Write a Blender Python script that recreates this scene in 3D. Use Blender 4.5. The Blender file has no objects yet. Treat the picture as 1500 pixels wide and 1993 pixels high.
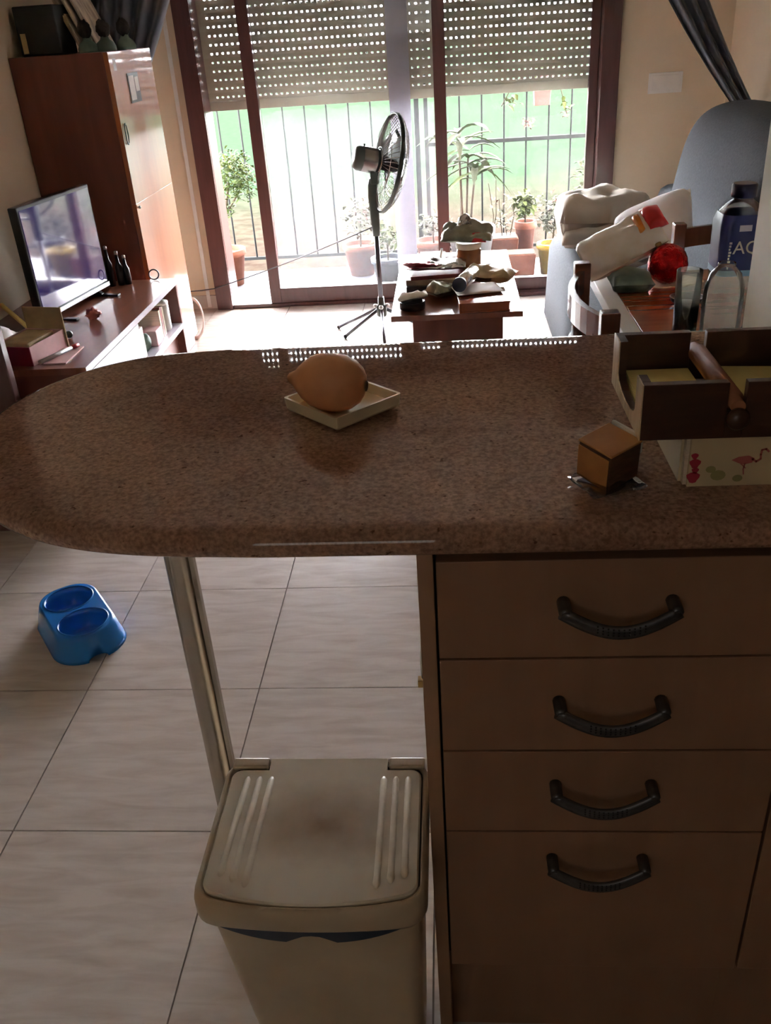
import bpy, bmesh, math, random
from mathutils import Vector, Matrix, Euler, noise

random.seed(7)
scene = bpy.context.scene
col = scene.collection

# ------------------------------------------------------------------ camera
FPX = 1718.08
cam_data = bpy.data.cameras.new('camera')
cam_data.sensor_fit = 'HORIZONTAL'
cam_data.sensor_width = 36.0
cam_data.lens = 36.0 * FPX / 1500.0
cam_data.clip_start = 0.02
cam_data.clip_end = 300
cam = bpy.data.objects.new('camera', cam_data)
col.objects.link(cam)
_r = Vector((0.996449, 0.057687, -0.061332))
_u = Vector((0.025297, 0.489660, 0.871546))
_f = Vector((-0.080309, 0.870003, -0.486462))
cam.matrix_world = Matrix(((_r.x, _u.x, -_f.x, 0.0), (_r.y, _u.y, -_f.y, 0.0),
                           (_r.z, _u.z, -_f.z, 1.40), (0, 0, 0, 1)))
scene.camera = cam

# ------------------------------------------------------------------ sky, sun, exposure
world = bpy.data.worlds.new('sky')
scene.world = world
world.use_nodes = True
_bg = world.node_tree.nodes['Background']
_bg.inputs[0].default_value = (0.94, 0.95, 1.0, 1)
_bg.inputs[1].default_value = 12.0

sun_d = bpy.data.lights.new('sun', 'SUN')
sun_d.energy = 2.0
sun_d.angle = math.radians(1.0)
sun_d.color = (1.0, 0.95, 0.86)
sun = bpy.data.objects.new('sun', sun_d)
col.objects.link(sun)
sun.location = (0, 8, 10)
_sd = Vector((-0.06, 0.19, -1.0))           # the sun stands high behind the house
sun.rotation_euler = _sd.to_track_quat('-Z', 'Y').to_euler()

kfill = bpy.data.lights.new('kitchen_fill_light', 'AREA')      # unseen fill light added behind the viewer to lift the kitchen
kfill.shape = 'RECTANGLE'; kfill.size = 0.9; kfill.size_y = 0.8
kfill.energy = 0.46
kfill.color = (1.0, 0.93, 0.84)
kfill_o = bpy.data.objects.new('kitchen_fill_light', kfill)
col.objects.link(kfill_o)
kfill_o.location = (-0.55, -1.66, 1.65)
kfill_o.rotation_euler = (math.radians(90), 0, 0)

vs = scene.view_settings
vs.view_transform = 'Standard'
vs.look = 'None'
vs.gamma = 1.0
vs.use_curve_mapping = False
vs.exposure = 2.72
scene.cycles.max_bounces = 16
scene.cycles.diffuse_bounces = 8
scene.cycles.glossy_bounces = 6
scene.cycles.transparent_max_bounces = 24


# ------------------------------------------------------------------ materials
MATS = {}


def _new(name):
    m = bpy.data.materials.new(name)
    m.use_nodes = True
    nt = m.node_tree
    b = nt.nodes['Principled BSDF']
    return m, nt, b


def setp(b, **k):
    for n, v in k.items():
        n = n.replace('_', ' ')
        if n in b.inputs:
            b.inputs[n].default_value = v


def rgb(c):
    return (c[0], c[1], c[2], 1)


def mat(name, c, rough=0.5, metal=0.0, var=0.10, scale=18.0, bump=0.0, stretch=(1, 1, 1), c2=None,
        coat=0.0, ior=1.5, trans=0.0, sheen=0.0, spec=None):
    """A plain surface with a little procedural mottling."""
    if name in MATS:
        return MATS[name]
    m, nt, b = _new(name)
    N, L = nt.nodes, nt.links
    tc = N.new('ShaderNodeTexCoord')
    mp = N.new('ShaderNodeMapping')
    mp.inputs['Scale'].default_value = stretch
    no = N.new('ShaderNodeTexNoise')
    no.inputs['Scale'].default_value = scale
    no.inputs['Detail'].default_value = 5
    cr = N.new('ShaderNodeValToRGB')
    a = c2 if c2 else tuple(max(0, x * (1 - var)) for x in c)
    d = c if c2 else tuple(min(1, x * (1 + var)) for x in c)
    cr.color_ramp.elements[0].position = 0.3
    cr.color_ramp.elements[1].position = 0.7
    cr.color_ramp.elements[0].color = rgb(a)
    cr.color_ramp.elements[1].color = rgb(d)
    L.new(tc.outputs['Object'], mp.inputs[0])
    L.new(mp.outputs[0], no.inputs['Vector'])
    L.new(no.outputs['Fac'], cr.inputs[0])
    L.new(cr.outputs[0], b.inputs['Base Color'])
    setp(b, Roughness=rough, Metallic=metal, IOR=ior)
    b.inputs['Coat Weight'].default_value = coat
    b.inputs['Coat Roughness'].default_value = 0.08
    b.inputs['Transmission Weight'].default_value = trans
    b.inputs['Sheen Weight'].default_value = sheen
    if spec is not None:
        b.inputs['Specular IOR Level'].default_value = spec
    if bump:
        bp = N.new('ShaderNodeBump')
        bp.inputs['Strength'].default_value = bump
        bp.inputs['Distance'].default_value = 0.01
        L.new(no.outputs['Fac'], bp.inputs['Height'])
        L.new(bp.outputs[0], b.inputs['Normal'])
    MATS[name] = m
    return m


def wood(name, c1, c2, scale=6.0, stretch=(1, 1, 14), rough=0.35, coat=0.3, ior=1.5, coat_rough=0.12):
    if name in MATS:
        return MATS[name]
    m, nt, b = _new(name)
    N, L = nt.nodes, nt.links
    tc = N.new('ShaderNodeTexCoord')
    mp = N.new('ShaderNodeMapping')
    mp.inputs['Scale'].default_value = stretch
    no = N.new('ShaderNodeTexNoise')
    no.inputs['Scale'].default_value = scale
    no.inputs['Detail'].default_value = 8
    no.inputs['Distortion'].default_value = 0.6
    cr = N.new('ShaderNodeValToRGB')
    cr.color_ramp.elements[0].position = 0.32
    cr.color_ramp.elements[1].position = 0.72
    cr.color_ramp.elements[0].color = rgb(c1)
    cr.color_ramp.elements[1].color = rgb(c2)
    L.new(tc.outputs['Object'], mp.inputs[0])
    L.new(mp.outputs[0], no.inputs['Vector'])
    L.new(no.outputs['Fac'], cr.inputs[0])
    L.new(cr.outputs[0], b.inputs['Base Color'])
    setp(b, Roughness=rough, IOR=ior)
    b.inputs['Coat Weight'].default_value = coat
    b.inputs['Coat Roughness'].default_value = coat_rough
    MATS[name] = m
    return m


def granite():
    m, nt, b = _new('granite')
    N, L = nt.nodes, nt.links
    tc = N.new('ShaderNodeTexCoord')
    big = N.new('ShaderNodeTexNoise'); big.inputs['Scale'].default_value = 5; big.inputs['Detail'].default_value = 4
    fine = N.new('ShaderNodeTexNoise'); fine.inputs['Scale'].default_value = 210; fine.inputs['Detail'].default_value = 6
    vor = N.new('ShaderNodeTexVoronoi'); vor.inputs['Scale'].default_value = 150
    sp = N.new('ShaderNodeTexNoise'); sp.inputs['Scale'].default_value = 120; sp.inputs['Detail'].default_value = 2
    for n in (big, fine, vor, sp):
        L.new(tc.outputs['Object'], n.inputs['Vector'])
    c0 = N.new('ShaderNodeValToRGB')
    c0.color_ramp.elements[0].color = (0.30, 0.175, 0.118, 1); c0.color_ramp.elements[0].position = 0.35
    c0.color_ramp.elements[1].color = (0.41, 0.255, 0.180, 1); c0.color_ramp.elements[1].position = 0.65
    L.new(big.outputs['Fac'], c0.inputs[0])
    c1 = N.new('ShaderNodeValToRGB')
    c1.color_ramp.elements[0].color = (0.66, 0.63, 0.60, 1); c1.color_ramp.elements[0].position = 0.36
    c1.color_ramp.elements[1].color = (1.22, 1.18, 1.15, 1); c1.color_ramp.elements[1].position = 0.68
    L.new(fine.outputs['Fac'], c1.inputs[0])
    mx = N.new('ShaderNodeMix'); mx.data_type = 'RGBA'; mx.blend_type = 'MULTIPLY'
    mx.inputs['Factor'].default_value = 1.0
    L.new(c0.outputs[0], mx.inputs[6]); L.new(c1.outputs[0], mx.inputs[7])
    c2 = N.new('ShaderNodeValToRGB')
    c2.color_ramp.elements[0].color = (1, 1, 1, 1); c2.color_ramp.elements[0].position = 0.67
    c2.color_ramp.elements[1].color = (0.42, 0.36, 0.33, 1); c2.color_ramp.elements[1].position = 0.74
    L.new(sp.outputs['Fac'], c2.inputs[0])
    mx2 = N.new('ShaderNodeMix'); mx2.data_type = 'RGBA'; mx2.blend_type = 'MULTIPLY'
    mx2.inputs['Factor'].default_value = 1.0
    L.new(mx.outputs[2], mx2.inputs[6]); L.new(c2.outputs[0], mx2.inputs[7])
    L.new(mx2.outputs[2], b.inputs['Base Color'])
    setp(b, Roughness=0.02, IOR=1.5)
    return m


def tile_mat():
    m, nt, b = _new('floor_tile')
    N, L = nt.nodes, nt.links
    tc = N.new('ShaderNodeTexCoord')
    oi = N.new('ShaderNodeObjectInfo')
    ad = N.new('ShaderNodeVectorMath'); ad.operation = 'ADD'
    ml = N.new('ShaderNodeMath'); ml.operation = 'MULTIPLY'; ml.inputs[1].default_value = 37.0
    L.new(oi.outputs['Random'], ml.inputs[0])
    L.new(tc.outputs['Object'], ad.inputs[0]); L.new(ml.outputs[0], ad.inputs[1])
    mp = N.new('ShaderNodeMapping'); mp.inputs['Scale'].default_value = (2.2, 11, 1)
    L.new(ad.outputs[0], mp.inputs[0])
    no = N.new('ShaderNodeTexNoise'); no.inputs['Scale'].default_value = 3.2; no.inputs['Detail'].default_value = 9
    no.inputs['Distortion'].default_value = 0.5
    L.new(mp.outputs[0], no.inputs['Vector'])
    cr = N.new('ShaderNodeValToRGB')
    cr.color_ramp.elements[0].color = (0.47, 0.405, 0.355, 1); cr.color_ramp.elements[0].position = 0.26
    cr.color_ramp.elements[1].color = (0.61, 0.555, 0.51, 1); cr.color_ramp.elements[1].position = 0.62
    L.new(no.outputs['Fac'], cr.inputs[0])
    L.new(cr.outputs[0], b.inputs['Base Color'])
    setp(b, Roughness=0.22, IOR=1.5)
    return m


def glass_pane(name, haze=0.1, tint=(1, 1, 1)):
    """Thin window pane: clear, mirror-like at glancing angles, with a film of dust."""
    m = bpy.data.materials.new(name); m.use_nodes = True
    nt = m.node_tree; N, L = nt.nodes, nt.links
    N.clear()
    out = N.new('ShaderNodeOutputMaterial')
    tr = N.new('ShaderNodeBsdfTransparent'); tr.inputs[0].default_value = rgb(tint)
    gl = N.new('ShaderNodeBsdfGlossy'); gl.inputs['Roughness'].default_value = 0.02
    fr = N.new('ShaderNodeFresnel'); fr.inputs[0].default_value = 1.3
    df = N.new('ShaderNodeBsdfTranslucent'); df.inputs[0].default_value = (0.85, 0.86, 0.9, 1)
    no = N.new('ShaderNodeTexNoise'); no.inputs['Scale'].default_value = 3
    mr = N.new('ShaderNodeMapRange')
    mr.inputs['To Min'].default_value = haze * 0.8; mr.inputs['To Max'].default_value = haze * 1.2
    L.new(no.outputs['Fac'], mr.inputs[0])
    m1 = N.new('ShaderNodeMixShader'); m2 = N.new('ShaderNodeMixShader')
    L.new(mr.outputs[0], m1.inputs[0]); L.new(tr.outputs[0], m1.inputs[1]); L.new(df.outputs[0], m1.inputs[2])
    L.new(fr.outputs[0], m2.inputs[0]); L.new(m1.outputs[0], m2.inputs[1]); L.new(gl.outputs[0], m2.inputs[2])
    L.new(m2.outputs[0], out.inputs[0])
    return m


def thin_clear(name, tint=(0.95, 0.97, 0.96), rough=0.05, ior=1.45, milk=0.06):
    """Thin-walled clear plastic or glass."""
    m = bpy.data.materials.new(name); m.use_nodes = True
    nt = m.node_tree; N, L = nt.nodes, nt.links
    N.clear()
    out = N.new('ShaderNodeOutputMaterial')
    tr = N.new('ShaderNodeBsdfTransparent'); tr.inputs[0].default_value = rgb(tint)
    gl = N.new('ShaderNodeBsdfGlossy'); gl.inputs['Roughness'].default_value = rough
    df = N.new('ShaderNodeBsdfTranslucent'); df.inputs[0].default_value = (0.8, 0.84, 0.8, 1)
    lw = N.new('ShaderNodeLayerWeight'); lw.inputs[0].default_value = 0.22
    m1 = N.new('ShaderNodeMixShader'); m1.inputs[0].default_value = milk
    m2 = N.new('ShaderNodeMixShader')
    L.new(tr.outputs[0], m1.inputs[1]); L.new(df.outputs[0], m1.inputs[2])
    L.new(lw.outputs['Fresnel'], m2.inputs[0]); L.new(m1.outputs[0], m2.inputs[1]); L.new(gl.outputs[0], m2.inputs[2])
    L.new(m2.outputs[0], out.inputs[0])
    return m


def lawn_mat():
    m, nt, b = _new('lawn')
    N, L = nt.nodes, nt.links
    tc = N.new('ShaderNodeTexCoord')
    sx = N.new('ShaderNodeSeparateXYZ'); L.new(tc.outputs['Object'], sx.inputs[0])
    n1 = N.new('ShaderNodeTexNoise'); n1.inputs['Scale'].default_value = 1.3; n1.inputs['Detail'].default_value = 6
    n2 = N.new('ShaderNodeTexNoise'); n2.inputs['Scale'].default_value = 9; n2.inputs['Detail'].default_value = 6
    L.new(tc.outputs['Object'], n1.inputs['Vector']); L.new(tc.outputs['Object'], n2.inputs['Vector'])
    # the lawn thins out into dry soil and leaf litter nearer the house (object y = distance from terrace)
    ma = N.new('ShaderNodeMath'); ma.operation = 'MULTIPLY_ADD'; ma.inputs[1].default_value = 3.2
    L.new(n1.outputs['Fac'], ma.inputs[0]); L.new(sx.outputs['Y'], ma.inputs[2])
    mr = N.new('ShaderNodeMapRange')
    mr.inputs['From Min'].default_value = 2.9; mr.inputs['From Max'].default_value = 5.6
    L.new(ma.outputs[0], mr.inputs[0])
    soil = N.new('ShaderNodeValToRGB')
    soil.color_ramp.elements[0].color = (0.0175, 0.0125, 0.0098, 1); soil.color_ramp.elements[0].position = 0.35
    soil.color_ramp.elements[1].color = (0.0260, 0.0210, 0.0160, 1); soil.color_ramp.elements[1].position = 0.62
    e = soil.color_ramp.elements.new(0.75); e.color = (0.0165, 0.0195, 0.0120, 1)
    L.new(n2.outputs['Fac'], soil.inputs[0])
    gr = N.new('ShaderNodeValToRGB')
    gr.color_ramp.elements[0].color = (0.0074, 0.0128, 0.0072, 1); gr.color_ramp.elements[0].position = 0.3
    gr.color_ramp.elements[1].color = (0.0102, 0.0156, 0.0094, 1); gr.color_ramp.elements[1].position = 0.7
    L.new(n2.outputs['Fac'], gr.inputs[0])
    mx = N.new('ShaderNodeMix'); mx.data_type = 'RGBA'
    L.new(mr.outputs[0], mx.inputs['Factor']); L.new(soil.outputs[0], mx.inputs[6]); L.new(gr.outputs[0], mx.inputs[7])
    L.new(mx.outputs[2], b.inputs['Base Color'])
    setp(b, Roughness=0.9)
    b.inputs['Specular IOR Level'].default_value = 0.0
    return m


def lid_mat():
    """Cream plastic with a brown grease stain in the middle of the lid."""
    m, nt, b = _new('stained_cream_plastic')
    N, L = nt.nodes, nt.links
    tc = N.new('ShaderNodeTexCoord')
    mp = N.new('ShaderNodeMapping'); mp.inputs['Location'].default_value = (-0.008, -0.035, 0)
    mp.inputs['Scale'].default_value = (5.2, 8.5, 0.0)
    no = N.new('ShaderNodeTexNoise'); no.inputs['Scale'].default_value = 14; no.inputs['Detail'].default_value = 4
    L.new(tc.outputs['Object'], no.inputs['Vector'])
    L.new(tc.outputs['Object'], mp.inputs[0])
    ln = N.new('ShaderNodeVectorMath'); ln.operation = 'LENGTH'; L.new(mp.outputs[0], ln.inputs[0])
    ad = N.new('ShaderNodeMath'); ad.operation = 'MULTIPLY_ADD'; ad.inputs[1].default_value = 0.7
    L.new(no.outputs['Fac'], ad.inputs[0]); L.new(ln.outputs['Value'], ad.inputs[2])
    cr = N.new('ShaderNodeValToRGB')
    cr.color_ramp.elements[0].color = (0.36, 0.235, 0.135, 1); cr.color_ramp.elements[0].position = 0.32
    cr.color_ramp.elements[1].color = (0.74, 0.67, 0.53, 1); cr.color_ramp.elements[1].position = 1.0
    L.new(ad.outputs[0], cr.inputs[0]); L.new(cr.outputs[0], b.inputs['Base Color'])
    setp(b, Roughness=0.33)
    return m


M = {}
M['granite'] = granite()
M['tile'] = tile_mat()
M['grout'] = mat('grout', (0.20, 0.165, 0.14), 0.9)
M['wall'] = mat('wall_paint', (0.76, 0.64, 0.48), 0.8, var=0.03, scale=4, bump=0.02)
M['wall_pale'] = mat('pale_wall_paint', (0.80, 0.79, 0.73), 0.55, var=0.02, scale=3)
M['kitchen_wall'] = mat('kitchen_wall', (0.34, 0.22, 0.13), 0.6, var=0.05, scale=3)
M['ceiling'] = mat('ceiling_paint', (0.80, 0.72, 0.60), 0.9, var=0.02)
M['white_pl'] = mat('white_plastic', (0.80, 0.79, 0.76), 0.35, var=0.03)
M['mahogany'] = wood('mahogany_frame', (0.085, 0.034, 0.030), (0.125, 0.052, 0.047), 5, (6, 6, 0.8), 0.30, 0.4)
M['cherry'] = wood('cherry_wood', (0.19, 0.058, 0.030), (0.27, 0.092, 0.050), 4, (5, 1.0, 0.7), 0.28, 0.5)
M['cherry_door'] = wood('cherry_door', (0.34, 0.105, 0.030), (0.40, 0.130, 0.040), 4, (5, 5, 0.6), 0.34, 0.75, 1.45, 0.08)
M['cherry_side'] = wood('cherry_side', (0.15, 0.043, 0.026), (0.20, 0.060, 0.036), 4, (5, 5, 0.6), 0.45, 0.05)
M['table_wood'] = wood('table_wood', (0.26, 0.066, 0.025), (0.34, 0.095, 0.036), 5, (1, 8, 1), 0.25, 0.4)
M['chair_wood'] = wood('chair_wood', (0.10, 0.032, 0.018), (0.16, 0.05, 0.026), 6, (5, 5, 1), 0.25, 0.6)
M['lam_pale'] = mat('pale_laminate', (0.50, 0.47, 0.52), 0.25, var=0.02)
M['unit_wood'] = wood('maple_fronts', (0.30, 0.165, 0.094), (0.36, 0.205, 0.12), 2.2, (7, 7, 0.7), 0.45, 0.0)
M['unit_side'] = wood('maple_side', (0.33, 0.19, 0.11), (0.38, 0.225, 0.135), 2.2, (7, 7, 0.7), 0.5, 0.0)
M['dark_gap'] = mat('dark_gap', (0.02, 0.016, 0.014), 0.9)
M['pewter'] = mat('pewter', (0.12, 0.12, 0.125), 0.38, 0.75, var=0.2, scale=60)
M['alu'] = mat('champagne_aluminium', (0.46, 0.41, 0.34), 0.24, 0.9, var=0.04, scale=6, stretch=(30, 30, 0.3))
M['cream_pl'] = mat('cream_plastic', (0.60, 0.51, 0.37), 0.35, c2=(0.50, 0.41, 0.28), scale=9)
M['lid'] = lid_mat()
M['dark_line'] = mat('dark_seam', (0.05, 0.035, 0.02), 0.8)
M['navy'] = mat('navy_plastic', (0.03, 0.05, 0.085), 0.45)
M['blue_pl'] = mat('blue_plastic', (0.022, 0.20, 0.62), 0.22, var=0.05, scale=5)
M['lemon'] = mat('lemon_peel', (0.80, 0.40, 0.18), 0.5, c2=(0.72, 0.33, 0.145), scale=30, bump=0.1)
M['lemon_dark'] = mat('lemon_scar', (0.16, 0.085, 0.04), 0.7)
M['dish'] = mat('cream_ceramic', (0.76, 0.66, 0.44), 0.30, var=0.03)
M['dark_wood'] = wood('walnut_stain', (0.055, 0.022, 0.014), (0.085, 0.034, 0.02), 8, (1, 8, 8), 0.4, 0.15)
M['lit_face_wood'] = wood('lit_holder_wood', (0.55, 0.38, 0.20), (0.86, 0.72, 0.50), 9, (1, 9, 0.6), 0.4, 0.3)  # window light on the holder's left face, put into the wood colour
M['dowel'] = wood('dowel_wood', (0.30, 0.115, 0.05), (0.38, 0.155, 0.07), 7, (8, 1, 8), 0.55, 0.0)
M['napkin'] = mat('yellow_paper', (0.88, 0.75, 0.30), 0.8, var=0.03, scale=40)
M['tea_box'] = mat('cream_card', (0.66, 0.55, 0.34), 0.5, var=0.08, scale=9)
M['pink_print'] = mat('pink_print', (0.55, 0.16, 0.14), 0.5)
M['red_print'] = mat('crimson_print', (0.42, 0.03, 0.06), 0.5)
M['olive_print'] = mat('olive_print', (0.36, 0.33, 0.14), 0.5)
M['teal_print'] = mat('dark_teal_print', (0.02, 0.07, 0.08), 0.5)
M['book_edge'] = mat('paper_edge', (0.72, 0.62, 0.48), 0.7, scale=5, stretch=(1, 1, 60), var=0.15)
M['caramel'] = mat('caramel_cake', (0.56, 0.27, 0.09), 0.55, c2=(0.48, 0.21, 0.07), scale=40)
M['choc'] = mat('chocolate_side', (0.10, 0.045, 0.025), 0.5, scale=50, var=0.4, stretch=(1, 1, 5))
M['icing'] = mat('white_icing', (0.80, 0.78, 0.68), 0.5)
M['wrap'] = thin_clear('clear_wrapper', (0.96, 0.95, 0.93), 0.12, milk=0.10)
M['sofa'] = mat('sofa_cloth', (0.085, 0.093, 0.105), 0.95, var=0.16, scale=120, bump=0.15, spec=0.2)
M['white_cloth'] = mat('white_cloth', (0.84, 0.82, 0.83), 0.9, var=0.04, scale=14, bump=0.1)
M['offwhite_cloth'] = mat('ivory_cloth', (0.66, 0.61, 0.52), 0.9, c2=(0.56, 0.50, 0.42), scale=7, bump=0.15)
M['curtain'] = mat('slate_curtain', (0.10, 0.115, 0.15), 0.55, var=0.15, scale=5, stretch=(9, 1, 1), sheen=0.4)
M['black_pl'] = mat('black_plastic', (0.015, 0.015, 0.017), 0.28)
M['black_matt'] = mat('black_matt', (0.012, 0.012, 0.012), 0.7)
M['screen'] = mat('tv_screen', (0.012, 0.012, 0.02), 0.05, coat=1.0, ior=2.8)
_sb = M['screen'].node_tree.nodes['Principled BSDF']
_sb.inputs['Emission Color'].default_value = (0.20, 0.09, 1.0, 1)
_sb.inputs['Emission Strength'].default_value = 0.010
M['silver_pl'] = mat('silver_plastic', (0.55, 0.55, 0.55), 0.3, 0.5)
M['fan_dark'] = mat('fan_grey', (0.055, 0.075, 0.068), 0.35)
M['fan_steel'] = mat('fan_steel', (0.30, 0.30, 0.29), 0.25, 0.9)
M['fan_tube'] = mat('fan_tube', (0.13, 0.13, 0.15), 0.3, 0.6)
M['blade'] = thin_clear('smoky_blade', (0.55, 0.57, 0.58), 0.15, milk=0.25)
M['shutter'] = mat('shutter_pvc', (0.36, 0.33, 0.25), 0.5, var=0.04)
M['iron'] = mat('black_iron', (0.018, 0.019, 0.019), 0.9, spec=0.05)
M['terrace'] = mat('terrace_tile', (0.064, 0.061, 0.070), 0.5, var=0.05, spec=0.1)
M['lawn'] = lawn_mat()
M['terracotta'] = mat('terracotta', (0.125, 0.046, 0.028), 0.8, var=0.15, spec=0.1)
M['yellow_pot'] = mat('yellow_pot', (0.19, 0.125, 0.012), 0.5, spec=0.1)
M['leaf'] = mat('leaf_green', (0.032, 0.056, 0.016), 0.6, c2=(0.055, 0.070, 0.018), scale=5, spec=0.1)
M['leaf2'] = mat('leaf_yellow_green', (0.070, 0.080, 0.022), 0.6, c2=(0.040, 0.062, 0.016), scale=5, spec=0.1)
M['leaf3'] = mat('leaf_grey_green', (0.050, 0.060, 0.038), 0.6, c2=(0.064, 0.064, 0.040), scale=6, spec=0.1)
M['flower'] = mat('flower_pink', (0.13, 0.060, 0.055), 0.6, spec=0.1)
M['stem'] = mat('stem_brown', (0.046, 0.037, 0.025), 0.8, spec=0.1)
M['white_pot'] = mat('white_pot', (0.17, 0.168, 0.165), 0.5, spec=0.1)
M['dark_pot'] = mat('dark_pot', (0.022, 0.026, 0.034), 0.5, spec=0.1)
M['stile_haze'] = mat('haze_tinted_stile', (0.40, 0.39, 0.45), 0.5, var=0.04)  # brown stile lightened in colour for the lit haze of the pane
M['soil'] = mat('soil', (0.08, 0.05, 0.03), 0.95)
M['glassA'] = glass_pane('dusty_pane', 0.012)
M['glassB'] = glass_pane('clean_pane', 0.003)
M['door_glass'] = mat('dark_door_glass', (0.02, 0.02, 0.028), 0.12, coat=0.6)
M['foil'] = mat('silver_foil', (0.75, 0.74, 0.72), 0.22, 0.9, var=0.2, scale=20, bump=0.6)
M['foil_red'] = mat('red_foil', (0.38, 0.04, 0.05), 0.25, 0.3, scale=20, bump=0.4)
M['foil_olive'] = mat('olive_foil', (0.30, 0.30, 0.22), 0.28, 0.6, var=0.3, scale=16, bump=0.5)
M['brown_glass'] = mat('amber_jar', (0.42, 0.17, 0.06), 0.2, var=0.25, scale=12, coat=0.5)
M['paper'] = mat('paper', (0.72, 0.69, 0.66), 0.7, var=0.08, scale=8)
M['mag_red'] = mat('magazine_red', (0.26, 0.05, 0.04), 0.35, var=0.5, scale=14)
M['mag_dark'] = mat('magazine_dark', (0.06, 0.045, 0.035), 0.35, var=0.6, scale=20)
M['mag_tan'] = mat('magazine_tan', (0.42, 0.31, 0.20), 0.4, var=0.35, scale=12)
M['red_ball'] = mat('red_sequin', (0.55, 0.01, 0.015), 0.15, 0.7, var=0.5, scale=45, bump=0.9)
M['lace'] = mat('lace', (0.66, 0.52, 0.33), 0.9, var=0.2, scale=60)
M['label_blue'] = mat('label_blue', (0.020, 0.030, 0.15), 0.35, var=0.15, scale=6)
M['label_light'] = mat('label_light_blue', (0.28, 0.48, 0.66), 0.35)
M['label_text'] = mat('label_text', (0.62, 0.60, 0.50), 0.5)
M['navy_cap'] = mat('navy_cap', (0.012, 0.014, 0.05), 0.35)
M['bottle'] = thin_clear('bottle_plastic', (0.95, 0.97, 0.94), 0.06, milk=0.14)
M['glassjar'] = thin_clear('jar_glass', (0.95, 0.96, 0.91), 0.04, milk=0.14)
M['bread_bag'] = mat('bread_bag', (0.72, 0.58, 0.40), 0.32, c2=(0.86, 0.83, 0.78), scale=11, bump=0.3, coat=0.4)
M['print_red'] = mat('print_red', (0.62, 0.03, 0.03), 0.3)
M['print_orange'] = mat('print_orange', (0.80, 0.28, 0.03), 0.3)
M['pink_card'] = mat('pink_card', (0.74, 0.48, 0.48), 0.5, var=0.1)
M['crimson_card'] = mat('crimson_card', (0.22, 0.012, 0.03), 0.45)
M['tan_card'] = mat('tan_card', (0.46, 0.34, 0.17), 0.6, var=0.2)
M['hair'] = mat('black_hair', (0.018, 0.014, 0.013), 0.8, bump=0.6, scale=60)
M['green_cloth'] = mat('grey_green_glaze', (0.13, 0.19, 0.155), 0.6, var=0.2)
M['photo'] = mat('photo_collage', (0.74, 0.64, 0.48), 0.5, c2=(0.28, 0.20, 0.16), scale=7, stretch=(5, 5, 1))
M['brass'] = mat('brass', (0.42, 0.27, 0.10), 0.35, 0.7)


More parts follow.
